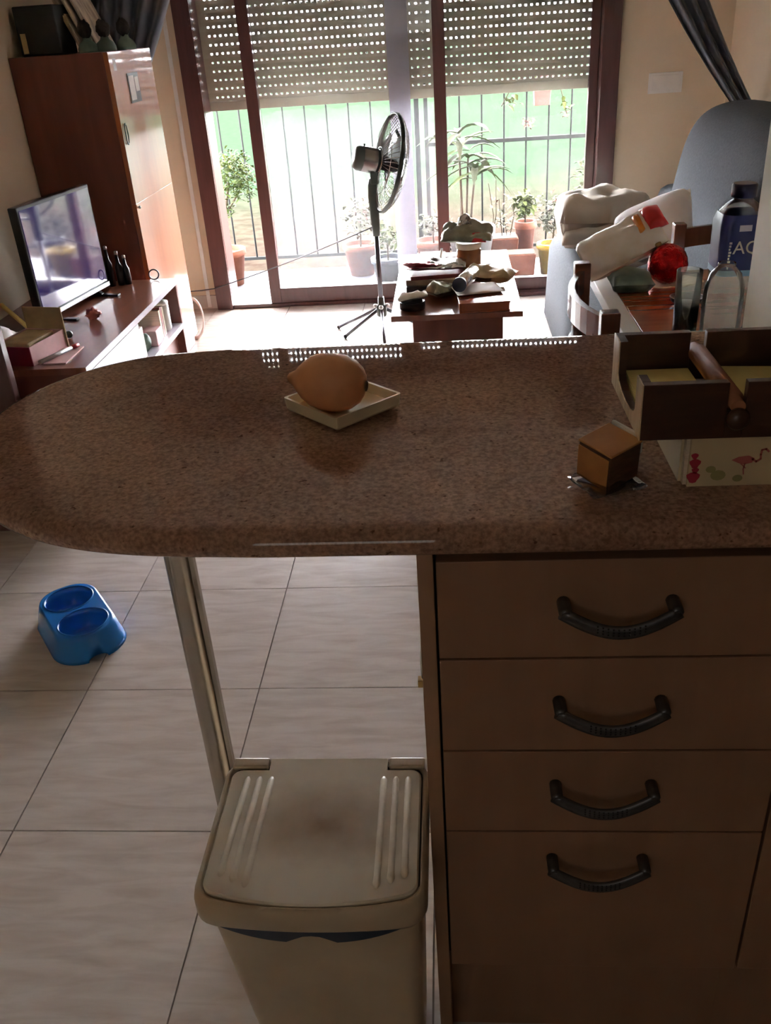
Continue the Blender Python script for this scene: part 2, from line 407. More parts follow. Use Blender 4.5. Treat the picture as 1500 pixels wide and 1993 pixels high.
# ------------------------------------------------------------------ mesh builder
class MB:
    def __init__(self):
        self.v, self.f, self.s = [], [], []

    def add(self, vs, fs, smooth=False, T=None):
        o = len(self.v)
        for p in vs:
            p = Vector(p)
            self.v.append(T @ p if T is not None else p)
        for f in fs:
            self.f.append([i + o for i in f])
            self.s.append(smooth)
        return self

    def box(self, x0, x1, y0, y1, z0, z1, T=None):
        vs = [(x0, y0, z0), (x1, y0, z0), (x1, y1, z0), (x0, y1, z0), (x0, y0, z1), (x1, y0, z1), (x1, y1, z1), (x0, y1, z1)]
        fs = [(3, 2, 1, 0), (4, 5, 6, 7), (0, 1, 5, 4), (1, 2, 6, 5), (2, 3, 7, 6), (3, 0, 4, 7)]
        return self.add(vs, fs, False, T)

    def hexa(self, bottom, top, T=None):
        return self.add(list(bottom) + list(top), [(3, 2, 1, 0), (4, 5, 6, 7), (0, 1, 5, 4), (1, 2, 6, 5), (2, 3, 7, 6), (3, 0, 4, 7)], False, T)

    def loft(self, rings, cap0=True, cap1=True, smooth=True, closed=True, T=None):
        n = len(rings[0])
        vs = [p for r in rings for p in r]
        fs = []
        for k in range(len(rings) - 1):
            for i in range(n if closed else n - 1):
                j = (i + 1) % n
                fs.append((k * n + i, k * n + j, (k + 1) * n + j, (k + 1) * n + i))
        self.add(vs, fs, smooth, T)
        o = len(self.v) - len(vs)
        if cap0:
            self.f.append([o + i for i in reversed(range(n))]); self.s.append(False)
        if cap1:
            self.f.append([o + (len(rings) - 1) * n + i for i in range(n)]); self.s.append(False)
        return self

    def lathe(self, prof, n=24, T=None, cap0=True, cap1=True, smooth=True):
        rings = [[(r * math.cos(2 * math.pi * i / n), r * math.sin(2 * math.pi * i / n), z) for i in range(n)] for r, z in prof]
        return self.loft(rings, cap0, cap1, smooth, True, T)

    def prism(self, pts, z0, z1, T=None, smooth=False):
        return self.loft([[(x, y, z0) for x, y in pts], [(x, y, z1) for x, y in pts]], True, True, smooth, True, T)

    def tube(self, pts, r, n=8, cap=True, T=None):
        pts = [Vector(p) for p in pts]
        rad = r if isinstance(r, (list, tuple)) else [r] * len(pts)
        rings = []
        up = None
        for i, p in enumerate(pts):
            d = (pts[min(i + 1, len(pts) - 1)] - pts[max(i - 1, 0)]).normalized()
            if up is None:
                up = Vector((0, 0, 1)) if abs(d.z) < 0.9 else Vector((0, 1, 0))
            a = d.cross(up).normalized()
            b = a.cross(d).normalized()
            up = b
            rings.append([p + rad[i] * (math.cos(2 * math.pi * k / n) * a + math.sin(2 * math.pi * k / n) * b) for k in range(n)])
        return self.loft(rings, cap, cap, True, True, T)

    def ring(self, R, r, T=None, n=32, m=6, a=1.0):
        rings = []
        vs, fs = [], []
        for i in range(n):
            t = 2 * math.pi * i / n
            for k in range(m):
                q = 2 * math.pi * k / m
                rr = R + r * math.cos(q)
                vs.append((rr * math.cos(t), a * rr * math.sin(t), r * math.sin(q)))
        for i in range(n):
            for k in range(m):
                fs.append((i * m + k, ((i + 1) % n) * m + k, ((i + 1) % n) * m + (k + 1) % m, i * m + (k + 1) % m))
        return self.add(vs, fs, True, T)

    def ball(self, c, rx, ry=None, rz=None, n=20, m=12, T=None, bump=0.0, freq=20):
        ry = rx if ry is None else ry
        rz = rx if rz is None else rz
        c = Vector(c)
        prof = []
        rings = []
        for j in range(m + 1):
            ph = math.pi * (j / m) - math.pi / 2
            cr = max(math.cos(ph), 0.02)
            ring = []
            for i in range(n):
                t = 2 * math.pi * i / n
                d = Vector((cr * math.cos(t), cr * math.sin(t), math.sin(ph)))
                k = 1 + (bump * noise.noise((c + d * 0.05) * freq) if bump else 0)
                ring.append(c + Vector((d.x * rx * k, d.y * ry * k, d.z * rz * k)))
            rings.append(ring)
        return self.loft(rings, True, True, True, True, T)

    def puff(self, w, d, h, n=14, m=10, crump=0.0, freq=9, seed=0, T=None, sq=0.5, flat=0.0):
        """A stuffed bag: thick in the middle, thin rim, crumpled by noise."""
        top, bot = [], []
        for j in range(m + 1):
            for i in range(n + 1):
                u, v = 2 * i / n - 1, 2 * j / m - 1
                t = (max(0, 1 - u ** 4) * max(0, 1 - v ** 4)) ** sq
                x, y = u * w / 2, v * d / 2
                pin = 1 - 0.06 * (abs(u) ** 3) * 0 - 0.05 * (1 - t)
                nz = crump * noise.noise(Vector((x * freq + seed, y * freq, seed * 1.7))) if crump else 0
                nz2 = crump * noise.noise(Vector((x * freq * 2 + 9 + seed, y * freq * 2, 3.1))) * 0.5 if crump else 0
                top.append((x * pin + nz2 * .5, y * pin + nz * .5, h * 0.5 * t + (nz + nz2) * (0.3 + t)))
                bot.append((x * pin + nz2 * .5, y * pin + nz * .5, -h * 0.5 * t * (1 - flat) + (nz2 * .4) * (0.3 + t)))
        vs = top + bot
        o = len(top)
        fs = []
        for j in range(m):
            for i in range(n):
                a = j * (n + 1) + i
                q = (a, a + 1, a + n + 2, a + n + 1)
                fs.append(q)
                fs.append(tuple(o + k for k in reversed(q)))
        edge = [i for i in range(n + 1)] + [(j * (n + 1) + n) for j in range(1, m + 1)] + \
               [(m * (n + 1) + i) for i in range(n - 1, -1, -1)] + [(j * (n + 1)) for j in range(m - 1, 0, -1)]
        for k in range(len(edge)):
            a, b = edge[k], edge[(k + 1) % len(edge)]
            fs.append((b, a, o + a, o + b))
        return self.add(vs, fs, True, T)

    def mesh(self, name):
        me = bpy.data.meshes.new(name)
        me.from_pydata([tuple(p) for p in self.v], [], self.f)
        me.polygons.foreach_set('use_smooth', self.s)
        me.update()
        return me

    def build(self, name, material, parent=None, bevel=0.0, seg=2, loc=None, label=None):
        """Vertices are in the parent's local space; with loc, in the object's own space placed at loc."""
        me = self.mesh(name)
        me.materials.append(material)
        o = bpy.data.objects.new(name, me)
        col.objects.link(o)
        if parent is not None:
            o.parent = parent
        if loc is not None:
            o.location = loc
        if bevel:
            b = o.modifiers.new('bevel', 'BEVEL')
            b.width = bevel; b.segments = seg; b.limit_method = 'ANGLE'; b.angle_limit = math.radians(35)
        if label:
            o['label'] = label
        return o


def solo(mb, name, material, label, cat, bevel=0.0, group=None, kind=None, origin=None):
    """A thing that is one mesh, built in world coordinates; its origin goes to its base centre."""
    if origin is None:
        xs = [p.x for p in mb.v]; ys = [p.y for p in mb.v]; zs = [p.z for p in mb.v]
        origin = Vector(((min(xs) + max(xs)) / 2, (min(ys) + max(ys)) / 2, min(zs)))
    origin = Vector(origin)
    mb.v = [p - origin for p in mb.v]
    o = mb.build(name, material, None, bevel, loc=origin)
    tag(o, label, cat, group, kind)
    return o


def tag(o, label=None, cat=None, group=None, kind=None):
    if label: o['label'] = label
    if cat: o['category'] = cat
    if group: o['group'] = group
    if kind: o['kind'] = kind
    return o


def thing(name, label, cat, loc=(0, 0, 0), rz=0.0, group=None, rot=None):
    o = bpy.data.objects.new(name, None)
    o.empty_display_size = 0.05
    col.objects.link(o)
    o.location = loc
    o.rotation_euler = rot if rot else (0, 0, rz)
    return tag(o, label, cat, group)


def wpart(mb, name, material, parent, bevel=0.0, label=None):
    """A part built in world coordinates under an unrotated parent (or a part of one)."""
    off = Vector(parent.location)
    p = parent.parent
    while p is not None:
        off += Vector(p.location); p = p.parent
    mb.v = [q - off for q in mb.v]
    return mb.build(name, material, parent, bevel, label=label)


def struct(mb, name, material, label=None, cat=None, bevel=0.0):
    o = mb.build(name, material, None, bevel)
    o['kind'] = 'structure'
    if label: o['label'] = label
    if cat: o['category'] = cat
    return o


def Tm(loc=(0, 0, 0), rx=0, ry=0, rz=0, s=(1, 1, 1)):
    return Matrix.Translation(loc) @ Euler((rx, ry, rz)).to_matrix().to_4x4() @ Matrix.Diagonal((*s, 1))


def align(d, loc=(0, 0, 0)):
    """local z along d"""
    return Matrix.Translation(loc) @ Vector(d).to_track_quat('Z', 'Y').to_matrix().to_4x4()


def rrect(x0, x1, y0, y1, r, n=5):
    pts = []
    for cx, cy, a0 in ((x1 - r, y1 - r, 0), (x0 + r, y1 - r, 90), (x0 + r, y0 + r, 180), (x1 - r, y0 + r, 270)):
        for k in range(n + 1):
            a = math.radians(a0 + 90 * k / n)
            pts.append((cx + r * math.cos(a), cy + r * math.sin(a)))
    return pts


def applied_boolean(o, cutters):
    for c in cutters:
        md = o.modifiers.new('cut', 'BOOLEAN'); md.operation = 'DIFFERENCE'; md.object = c; md.solver = 'EXACT'
    dg = bpy.context.evaluated_depsgraph_get()
    me = bpy.data.meshes.new_from_object(o.evaluated_get(dg))
    o.modifiers.clear()
    o.data = me
    for c in cutters:
        bpy.data.objects.remove(c)


# ================================================================== SETTING
XL, XR, YW, YB, ZC = -1.70, 1.40, 4.985, -1.70, 2.60      # left wall, right wall, window wall, kitchen wall, ceiling

# floor: grout bed with single tiles
floor = struct(MB().box(XL - .1, 2.0, YB, 5.13, -0.08, -0.004), 'floor', M['grout'], 'beige glazed floor tiles with thin dark joints', 'floor')
PX, PY, X0, Y0 = 0.431, 0.432, -0.489, 1.208
g = 0.0016
tile_mesh = MB().box(g, PX - g, g, PY - g, -0.012, 0.0)
_t = tile_mesh.mesh('tile'); _t.materials.append(M['tile'])
_first = True
for i in range(-3, 5):
    for j in range(-4, 9):
        xa, xb = X0 + i * PX, X0 + (i + 1) * PX
        ya, yb = Y0 + j * PY, Y0 + (j + 1) * PY
        xa2, xb2 = max(xa, XL), min(xb, 1.60)
        ya2, yb2 = ya, min(yb, YW + .005)
        if xb2 - xa2 < .02 or yb2 - ya2 < .02:
            continue
        o = bpy.data.objects.new('tile', _t)
        col.objects.link(o)
        o.parent = floor
        o.location = (xa2, ya2, 0)
        o.scale = ((xb2 - xa2) / PX, (yb2 - ya2) / PY, 1)

struct(MB().box(XL - .1, 2.0, YB - .1, 5.13, ZC, ZC + .12), 'ceiling', M['ceiling'], 'plain pale ceiling above the room', 'ceiling')
# left wall
struct(MB().box(XL - .12, XL, YB - .1, 5.13, -.06, ZC), 'wall_left', M['wall'], 'tan painted wall behind the television', 'wall')
# window wall: pieces around the opening
WX0, WX1, WZ = -1.34, 0.857, 2.40
mb = MB().box(XL, WX0, YW, 5.13, -.06, ZC).box(WX1, XR, YW, 5.13, -.06, ZC).box(WX0, WX1, YW, 5.13, WZ, ZC)
struct(mb, 'wall_back', M['wall'], 'beige painted wall around the sliding terrace window', 'wall')
# right wall of the living room
struct(MB().box(XR, XR + .12, 1.70, 5.13, -.06, ZC), 'wall_right', M['wall'], 'beige painted wall behind the grey sofa', 'wall')
# short pale wall end beside the worktop, and kitchen side wall
struct(MB().box(0.559, 1.62, 1.365, 1.70, -.06, ZC), 'wall_pillar', M['wall_pale'], 'pale wall end standing behind the worktop on the right', 'wall')
struct(MB().box(1.62, 1.74, YB - .1, 1.70, -.06, ZC), 'wall_kitchen', M['kitchen_wall'], 'kitchen side wall', 'wall')
# wall behind the camera
struct(MB().box(XL, 1.62, YB - .1, YB, -.06, ZC), 'wall_front', M['kitchen_wall'], 'kitchen wall behind the viewer', 'wall')
w2 = thing('added_window', 'added blank window front behind the kitchen fill light', 'window', (-.55, YB, 1.2))  # unseen window front added around the fill light; the wall stays solid
w2['kind'] = 'structure'
wpart(MB().box(-1.05, -1.0, YB, YB + .03, 1.2, 2.1).box(-.10, -.05, YB, YB + .03, 1.2, 2.1).box(-1.0, -.10, YB, YB + .03, 1.2, 1.25).box(-1.0, -.10, YB, YB + .03, 2.05, 2.1), 'frame', M['white_pl'], w2)
wpart(MB().box(-1.0, -.10, YB + .008, YB + .014, 1.25, 2.05), 'pane', M['white_pl'], w2)
# baseboards
struct(MB().box(XL, WX0, YW - .012, YW, 0, .075), 'baseboard_left', M['tile'], 'narrow tile skirting under the shutter strap', 'baseboard')
struct(MB().box(WX1, XR, YW - .012, YW, 0, .075), 'baseboard_right', M['tile'], 'narrow tile skirting behind the sofa', 'baseboard')

# dark glazed door leaf standing open at the left
d1 = thing('door_1', 'dark wooden door leaf standing open beside the television unit', 'door', (-1.318, 2.42, 0))
d1['kind'] = 'structure'
wpart(MB().box(-1.405, -1.318, 2.42, 2.455, .01, 2.02).box(-1.698, -1.655, 2.42, 2.455, .01, 2.02)
      .box(-1.655, -1.405, 2.42, 2.455, .01, .28).box(-1.655, -1.405, 2.42, 2.455, 1.9, 2.02), 'door_frame', M['mahogany'], d1, .004)
wpart(MB().box(-1.655, -1.405, 2.432, 2.442, .28, 1.9), 'pane', M['door_glass'], d1)

# sliding window
w1 = thing('window_1', 'mahogany framed sliding terrace window with half lowered shutter', 'window', ((WX0 + WX1) / 2, 5.02, 0))
w1['kind'] = 'structure'
fr = MB().box(WX0, -1.245, 4.935, 5.10, 0, WZ).box(0.765, WX1, 4.935, 5.10, 0, WZ).box(-1.245, .765, 4.935, 5.10, 2.33, WZ).box(-1.245, .765, 4.94, 5.10, 0, .022)
wpart(fr, 'outer_frame', M['mahogany'], w1, .004)
# raised track lips on the jambs
wpart(MB().box(-1.262, -1.247, 4.922, 4.936, 0, WZ).box(.767, .782, 4.922, 4.936, 0, WZ), 'track_lip', M['mahogany'], w1)


def sash(x0, x1, y0, y1, ls, rs, br, zt, gl):
    s = wpart(MB().box(x0, x0 + ls, y0, y1, .022, zt).box(x1 - rs, x1, y0, y1, .022, zt)
              .box(x0 + ls, x1 - rs, y0, y1, .022, br).box(x0 + ls, x1 - rs, y0, y1, zt - .07, zt), 'sash', M['mahogany'], w1, .003)
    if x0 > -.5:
        wpart(MB().box(x0 - .002, x0 + ls + .002, y0 - .004, y0 - .0004, .024, zt), 'haze_stile_face', M['stile_haze'], s, label='stile face with pane haze put into its pale grey')  # cover added to carry the pane's lit haze as flat colour
    wpart(MB().box(x0 + ls, x1 - rs, (y0 + y1) / 2 - .003, (y0 + y1) / 2 + .003, br, zt - .07), 'pane', gl, s)
    return s


sash(-1.026, 0.0, 4.945, 4.985, .062, .062, .105, 2.325, M['glassA'])
sash(-.290, .765, 5.000, 5.040, .105, .045, .090, 2.325, M['glassB'])

# roller shutter: every slat has a row of light holes
sh = thing('roller_shutter', 'grey beige roller shutter with rows of light holes, half lowered', 'shutter', (-.24, 5.066, 1.03))
SX0, SX1, SP, HP = -1.245, .765, 0.0405, 0.0286
nh = int((SX1 - SX0 - .05) / HP)
slx0 = -(SX1 - SX0) / 2
hx0 = -(nh - 1) * HP / 2


def slat_mesh():
    mb = MB()
    hw, hh, th = .0056, .0043, .009
    z0, z1 = 0.0, SP + 0.0004
    zc = SP / 2
    L = (SX1 - SX0) / 2
    # outer shape: shallow convex slat, cut into bands around the holes
    for (za, zb) in ((z0, zc - hh), (zc + hh, z1)):
        ya = 0 if za == z0 else -.0015
        yb = -.0015 if za == z0 else -.0002
        mb.add([(-L, ya, za), (L, ya, za), (L, yb, zb), (-L, yb, zb), (-L, th, za), (L, th, za), (L, th, zb), (-L, th, zb)],
               [(0, 1, 2, 3), (7, 6, 5, 4), (0, 4, 5, 1), (3, 2, 6, 7), (0, 3, 7, 4), (1, 5, 6, 2)])
    xs = [-L] + [v for k in range(nh) for v in (hx0 + k * HP - hw, hx0 + k * HP + hw)] + [L]
    for k in range(0, len(xs), 2):
        a, b = xs[k], xs[k + 1]
        mb.box(a, b, -.0015, th, zc - hh, zc + hh)
    return mb


_sl = slat_mesh().mesh('slat'); _sl.materials.append(M['shutter'])
_n = int((2.33 - 1.075) / SP) + 1
for k in range(_n):
    o = bpy.data.objects.new('slat', _sl)
    col.objects.link(o); o.parent = sh
    o.location = (0, -.004, .045 + k * SP)
wpart(MB().box(SX0, SX1, 5.058, 5.076, 1.03, 1.0745), 'end_bar', M['shutter'], sh, .002)

# shutter strap on the wall
st = thing('shutter_strap', 'pale woven shutter strap running down the wall left of window', 'strap', (-1.392, 4.972, 0.30))
wpart(MB().box(-1.402, -1.382, 4.966, 4.970, .01, 2.4), 'strap', M['white_pl'], st)
wpart(MB().box(-1.408, -1.376, 4.962, YW - .0005, 2.39, 2.46), 'guide', M['white_pl'], st, .003)

# blank wall plate
pl = thing('wall_plate', 'blank white plastic cover plate on wall above the sofa', 'wall plate', (1.095, YW, .99))
wpart(MB().box(1.012, 1.179, YW - .008, YW, .99, 1.085), 'plate', M['white_pl'], pl, .003)
wpart(MB().box(1.026, 1.165, YW - .012, YW - .007, 1.002, 1.073), 'cover', M['white_pl'], pl, .003)

# ================================================================== OUTSIDE
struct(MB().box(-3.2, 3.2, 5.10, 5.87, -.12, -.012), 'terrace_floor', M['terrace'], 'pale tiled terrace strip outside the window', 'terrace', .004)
lw = MB()
n_ = 40
vs_, fs_ = [], []
for j in range(n_ + 1):
    for i in range(n_ + 1):
        x = -30 + 60 * i / n_
        y = 55 * (j / n_) ** 1.6
        z = -.10 + .05 * noise.noise(Vector((x * .3, y * .3, 0))) * min(1, y)
        vs_.append((x, y, z))
for j in range(n_):
    for i in range(n_):
        a = j * (n_ + 1) + i
        fs_.append((a, a + 1, a + n_ + 2, a + n_ + 1))
lw.add(vs_, fs_, True)
lawn = lw.build('lawn', M['lawn'], None, loc=(0, 5.86, 0))
tag(lawn, 'green lawn fading to dry soil beyond the railing', 'lawn', kind='structure')
# outer face of the house above the window (throws the shade on the terrace)
# balcony slab, unseen, added to cut skylight on terrace and floor
struct(MB().box(-3.2, 3.2, 5.13, 8.2, 3.40, 3.56).box(-3.2, 3.2, 5.0, 5.13, 2.72, 3.56), 'shade_roof_slab', M['ceiling'], 'unseen added balcony above the terrace', 'shade_roof')
# railing panels
def railing(x0, x1, first, pitch, mid, label):
    r = thing('railing', label, 'railing', ((x0 + x1) / 2, 5.95, -.1), group='black iron railing outside the window')
    wpart(MB().box(x0, x1, 5.942, 5.958, .043, .062), 'bottom_rail', M['iron'], r)
    wpart(MB().box(x0, x1, 5.942, 5.958, 1.50, 1.52), 'top_rail', M['iron'], r)
    if mid:
        wpart(MB().box(x0, x1, 5.938, 5.962, mid - .011, mid + .011), 'middle_rail', M['iron'], r)
    x = first
    while x < x1 - .02:
        wpart(MB().tube([(x, 5.95, .05), (x, 5.95, 1.51)], .0058, 6), 'bar', M['iron'], r)
        x += pitch
    for x in (x0 + .012, x1 - .012):
        wpart(MB().box(x - .012, x + .012, 5.938, 5.962, -.1, 1.52), 'post', M['iron'], r)
    return r


railing(-1.72, -.17, -1.565, .137, None, 'black iron railing panel without middle rail left of the fan')
railing(-.14, 1.60, .078, .1365, .700, 'black iron railing panel with middle rail behind the potted plants')


def leaf_blade(mb, base, d, length, width, droop, n=5):
    """a long strap leaf bending under its weight"""
    base, d = Vector(base), Vector(d).normalized()
    side = d.cross(Vector((0, 0, 1)))
    side = side.normalized() if side.length > .01 else Vector((1, 0, 0))
    L, R, C = [], [], []
    for k in range(n + 1):
        t = k / n
        p = base + d * length * t + Vector((0, 0, -droop * length * t * t))
        w = width * math.sin(math.pi * (0.12 + 0.88 * t)) ** 0.8 * .5
        L.append(p - side * w + Vector((0, 0, w * .4))); R.append(p + side * w + Vector((0, 0, w * .4))); C.append(p)
    o = len(mb.v)
    vs = [q for k in range(n + 1) for q in (L[k], C[k], R[k])]
    fs = []
    for k in range(n):
        for m_ in (0, 1):
            fs.append((k * 3 + m_, k * 3 + m_ + 1, (k + 1) * 3 + m_ + 1, (k + 1) * 3 + m_))
    mb.add(vs, fs, True)


def foliage(mb, c, r, count, size, rng, zs=1.0):
    for _ in range(count):
        while True:
            q = Vector((rng.uniform(-1, 1), rng.uniform(-1, 1), rng.uniform(-1, 1)))
            if q.length < 1:
                break
        q = q * (0.55 + .45 * rng.random())
        p = Vector(c) + Vector((q.x * r, q.y * r, q.z * r * zs))
        d = Vector((rng.uniform(-1, 1), rng.uniform(-1, 1), rng.uniform(-.3, .9))).normalized()
        leaf_blade(mb, p, d, size * rng.uniform(.7, 1.3), size * .5, .3, 2)


def pot(mb_pot, x, y, z0, r0, r1, h, rim=.012):
    mb_pot.lathe([(r0, z0), (r1 - rim * .4, z0 + h * .82), (r1 - rim * .4 + .003, z0 + h * .82), (r1 + rim * .5, z0 + h * .84), (r1 + rim * .5, z0 + h),
                  (r1 - rim, z0 + h), (r1 - rim * 1.2, z0 + h * .88)], 20, Tm((x, y, 0)), True, True)


TZ = -.012
rng = random.Random(3)
# dracaena in a white pot
t = thing('potted_dracaena', 'tall potted dracaena with strap leaves in white pot on terrace', 'plant', (.13, 5.52, TZ))
b = MB(); pot(b, .13, 5.52, TZ, .095, .14, .29); wpart(b, 'pot', M['white_pot'], t)
b = MB()
for (x, y, h, lx) in ((.085, 5.52, .78, -.02), (.10, 5.55, .68, .02), (.12, 5.50, .60, .04)):
    b.tube([(x, y, .2), (x + lx * .4, y, .4), (x + lx, y, h)], [.009, .008, .006], 6)
wpart(b, 'stem', M['stem'], t)
for (x, y, h) in ((.065, 5.52, .78), (.12, 5.55, .68), (.16, 5.50, .60)):
    for k in range(13):
        a = 2 * math.pi * k / 13 + rng.random()
        b = MB()
        leaf_blade(b, (x, y, h + rng.uniform(-.06, .03)), (math.cos(a), math.sin(a), rng.uniform(-.1, .8)), rng.uniform(.20, .31), .042, rng.uniform(.2, .7))
        wpart(b, 'leaf', M['leaf3'] if k % 2 else M['leaf'], t)
# red planter with a small flowering plant
t = thing('planter_box', 'low reddish planter box with spindly plants on terrace', 'planter', (.33, 5.70, TZ))
wpart(MB().hexa([(.24, 5.63, TZ), (.41, 5.63, TZ), (.41, 5.77, TZ), (.24, 5.77, TZ)], [(.225, 5.615, .17), (.425, 5.615, .17), (.425, 5.785, .17), (.225, 5.785, .17)]), 'box', M['terracotta'], t, .005)
wpart(MB().box(.235, .415, 5.625, 5.775, .17, .174), 'soil', M['soil'], t)
b = MB()
for k in range(5):
    x = rng.uniform(.26, .39)
    b.tube([(x, 5.7, .17), (x + rng.uniform(-.03, .03), 5.7, .3), (x + rng.uniform(-.06, .06), 5.7, rng.uniform(.36, .52))], .003, 5)
wpart(b, 'stem', M['stem'], t)
b = MB(); foliage(b, (.33, 5.7, .25), .09, 26, .05, rng); wpart(b, 'foliage', M['leaf3'], t)
b = MB(); foliage(b, (.30, 5.7, .40), .08, 10, .035, rng); wpart(b, 'flower', M['flower'], t)
# terracotta box planter in front
t = thing('terracotta_trough', 'plain terracotta trough standing between the pots near the table', 'planter', (.43, 5.49, TZ))
wpart(MB().hexa([(.345, 5.43, TZ), (.505, 5.43, TZ), (.505, 5.56, TZ), (.345, 5.56, TZ)], [(.335, 5.42, .115), (.515, 5.42, .115), (.515, 5.57, .115), (.335, 5.57, .115)]), 'trough', M['terracotta'], t, .005)
wpart(MB().box(.345, .505, 5.43, 5.56, .100, .118), 'soil', M['soil'], t)
# tall terracotta pot with bushy plants
t = thing('terracotta_pot', 'tall terracotta pot with bright green bushy plant near sofa', 'plant', (.475, 5.77, TZ))
b = MB(); pot(b, .475, 5.77, TZ, .045, .065, .255); wpart(b, 'pot', M['terracotta'], t)
b = MB(); foliage(b, (.475, 5.76, .34), .095, 120, .06, rng); wpart(b, 'foliage', M['leaf2'], t)
b = MB(); b.tube([(.475, 5.77, .2), (.475, 5.77, .36)], .006, 6); wpart(b, 'stem', M['stem'], t)
# yellow pot with grey green bush
t = thing('yellow_pot', 'yellow pot with greyish bush, half hidden behind the sofa', 'plant', (.615, 5.47, TZ))
b = MB(); pot(b, .615, 5.47, TZ, .065, .09, .18); wpart(b, 'pot', M['yellow_pot'], t)
b = MB(); foliage(b, (.635, 5.50, .31), .125, 190, .05, rng); wpart(b, 'foliage', M['leaf3'], t)
b = MB(); foliage(b, (.635, 5.50, .38), .09, 30, .03, rng); wpart(b, 'flower', M['flower'], t)
b = MB(); b.tube([(.615, 5.47, .15), (.63, 5.49, .33)], .006, 6); wpart(b, 'stem', M['stem'], t)
# hanging pot below the shutter
t = thing('hanging_pot', 'pinkish pot with trailing plant hooked high on the railing', 'plant', (.56, 5.86, .895))
b = MB(); b.hexa([(.525, 5.82, .895), (.615, 5.82, .895), (.615, 5.90, .895), (.525, 5.90, .895)], [(.515, 5.81, 1.06), (.625, 5.81, 1.06), (.625, 5.91, 1.06), (.515, 5.91, 1.06)])
wpart(b, 'pot', M['flower'], t, .004)
b = MB()
for (dx, dz) in ((-.10, -.05), (-.24, -.12), (-.17, -.02), (.11, -.04), (.15, -.18), (.07, .02)):
    b.tube([(.57, 5.86, 1.05), (.57 + dx * .5, 5.86, 1.10), (.57 + dx, 5.86, 1.02 + dz)], .003, 5)
wpart(b, 'stem', M['stem'], t)
b = MB(); foliage(b, (.40, 5.86, .92), .07, 14, .05, rng, .5); foliage(b, (.72, 5.86, .88), .05, 10, .05, rng, 1.2)
foliage(b, (.57, 5.86, 1.10), .12, 60, .05, rng, .5); wpart(b, 'foliage', M['leaf2'], t)
b = MB(); foliage(b, (.49, 5.86, .80), .06, 34, .03, rng, .6); foliage(b, (.715, 5.86, .83), .025, 14, .03, rng, 1.6); wpart(b, 'flower', M['flower'], t)
b = MB(); b.tube([(.53, 5.9, 1.05), (.53, 5.95, 1.12), (.53, 5.962, 1.08)], .003, 5); b.tube([(.61, 5.9, 1.05), (.61, 5.95, 1.12), (.61, 5.962, 1.08)], .003, 5)
b.box(.5, .64, 5.943, 5.957, 1.09, 1.10); wpart(b, 'hook', M['iron'], t)
# slim shrub at the right, beside the frame
t = thing('slim_shrub', 'slim pale shrub in dark pot just inside the right window frame', 'plant', (.86, 5.66, TZ))
b = MB(); pot(b, .86, 5.66, TZ, .07, .1, .2); wpart(b, 'pot', M['dark_pot'], t)
b = MB(); b.tube([(.86, 5.66, .15), (.85, 5.66, .4), (.83, 5.66, .72)], .005, 6); wpart(b, 'stem', M['stem'], t)
b = MB(); foliage(b, (.82, 5.66, .52), .09, 50, .05, rng, 1.6); wpart(b, 'foliage', M['leaf3'], t)
# topiary shrub seen through the open gap at the left
t = thing('topiary_shrub', 'small round leafed shrub tree seen through the open window gap', 'plant', (-1.37, 5.55, TZ))
b = MB(); pot(b, -1.40, 5.55, TZ, .09, .12, .22); wpart(b, 'pot', M['terracotta'], t)
b = MB()
b.tube([(-1.40, 5.55, .15), (-1.385, 5.55, .35), (-1.32, 5.55, .60)], [.011, .010, .007], 6)
b.tube([(-1.385, 5.55, .35), (-1.40, 5.55, .55)], .007, 6)
b.tube([(-1.36, 5.55, .42), (-1.26, 5.55, .55)], .006, 6)
wpart(b, 'stem', M['stem'], t)
b = MB(); foliage(b, (-1.27, 5.55, .62), .165, 420, .042, rng, 1.0); foliage(b, (-1.36, 5.55, .44), .07, 60, .042, rng, .8); wpart(b, 'foliage', M['leaf'], t)
b = MB(); foliage(b, (-1.30, 5.55, .70), .15, 160, .038, rng, .7); wpart(b, 'young_foliage', M['leaf2'], t)
# two pots behind the dusty pane
t = thing('blurred_flower_pot', 'terracotta pot with pinkish bush, seen through dusty pane by fan', 'plant', (-.56, 5.66, TZ))
b = MB(); pot(b, -.56, 5.66, TZ, .075, .11, .19); wpart(b, 'pot', M['terracotta'], t)
b = MB(); foliage(b, (-.54, 5.66, .32), .15, 170, .05, rng, .9); wpart(b, 'foliage', M['leaf3'], t)
b = MB(); foliage(b, (-.54, 5.66, .37), .13, 50, .03, rng, .9); wpart(b, 'flower', M['flower'], t)
b = MB(); b.tube([(-.56, 5.66, .15), (-.55, 5.66, .36)], .006, 6); wpart(b, 'stem', M['stem'], t)
t = thing('blue_grey_pot', 'blue grey pot with bush behind the dusty pane and fan pole', 'plant', (-.37, 5.35, TZ))
b = MB(); pot(b, -.37, 5.35, TZ, .07, .10, .17); wpart(b, 'pot', M['dark_pot'], t)
b = MB(); foliage(b, (-.37, 5.35, .27), .11, 130, .05, rng, .9); wpart(b, 'foliage', M['leaf'], t)
b = MB(); b.tube([(-.37, 5.35, .12), (-.37, 5.35, .3)], .006, 6); wpart(b, 'stem', M['stem'], t)
t = thing('clay_pot', 'clay pot with low plant between the two sash stiles', 'plant', (-.10, 5.62, TZ))
b = MB(); pot(b, -.10, 5.62, TZ, .075, .11, .2); wpart(b, 'pot', M['terracotta'], t)
b = MB(); foliage(b, (-.10, 5.62, .28), .11, 100, .05, rng, .8); wpart(b, 'foliage', M['leaf3'], t)
b = MB(); b.tube([(-.10, 5.62, .12), (-.10, 5.62, .3)], .006, 6); wpart(b, 'stem', M['stem'], t)
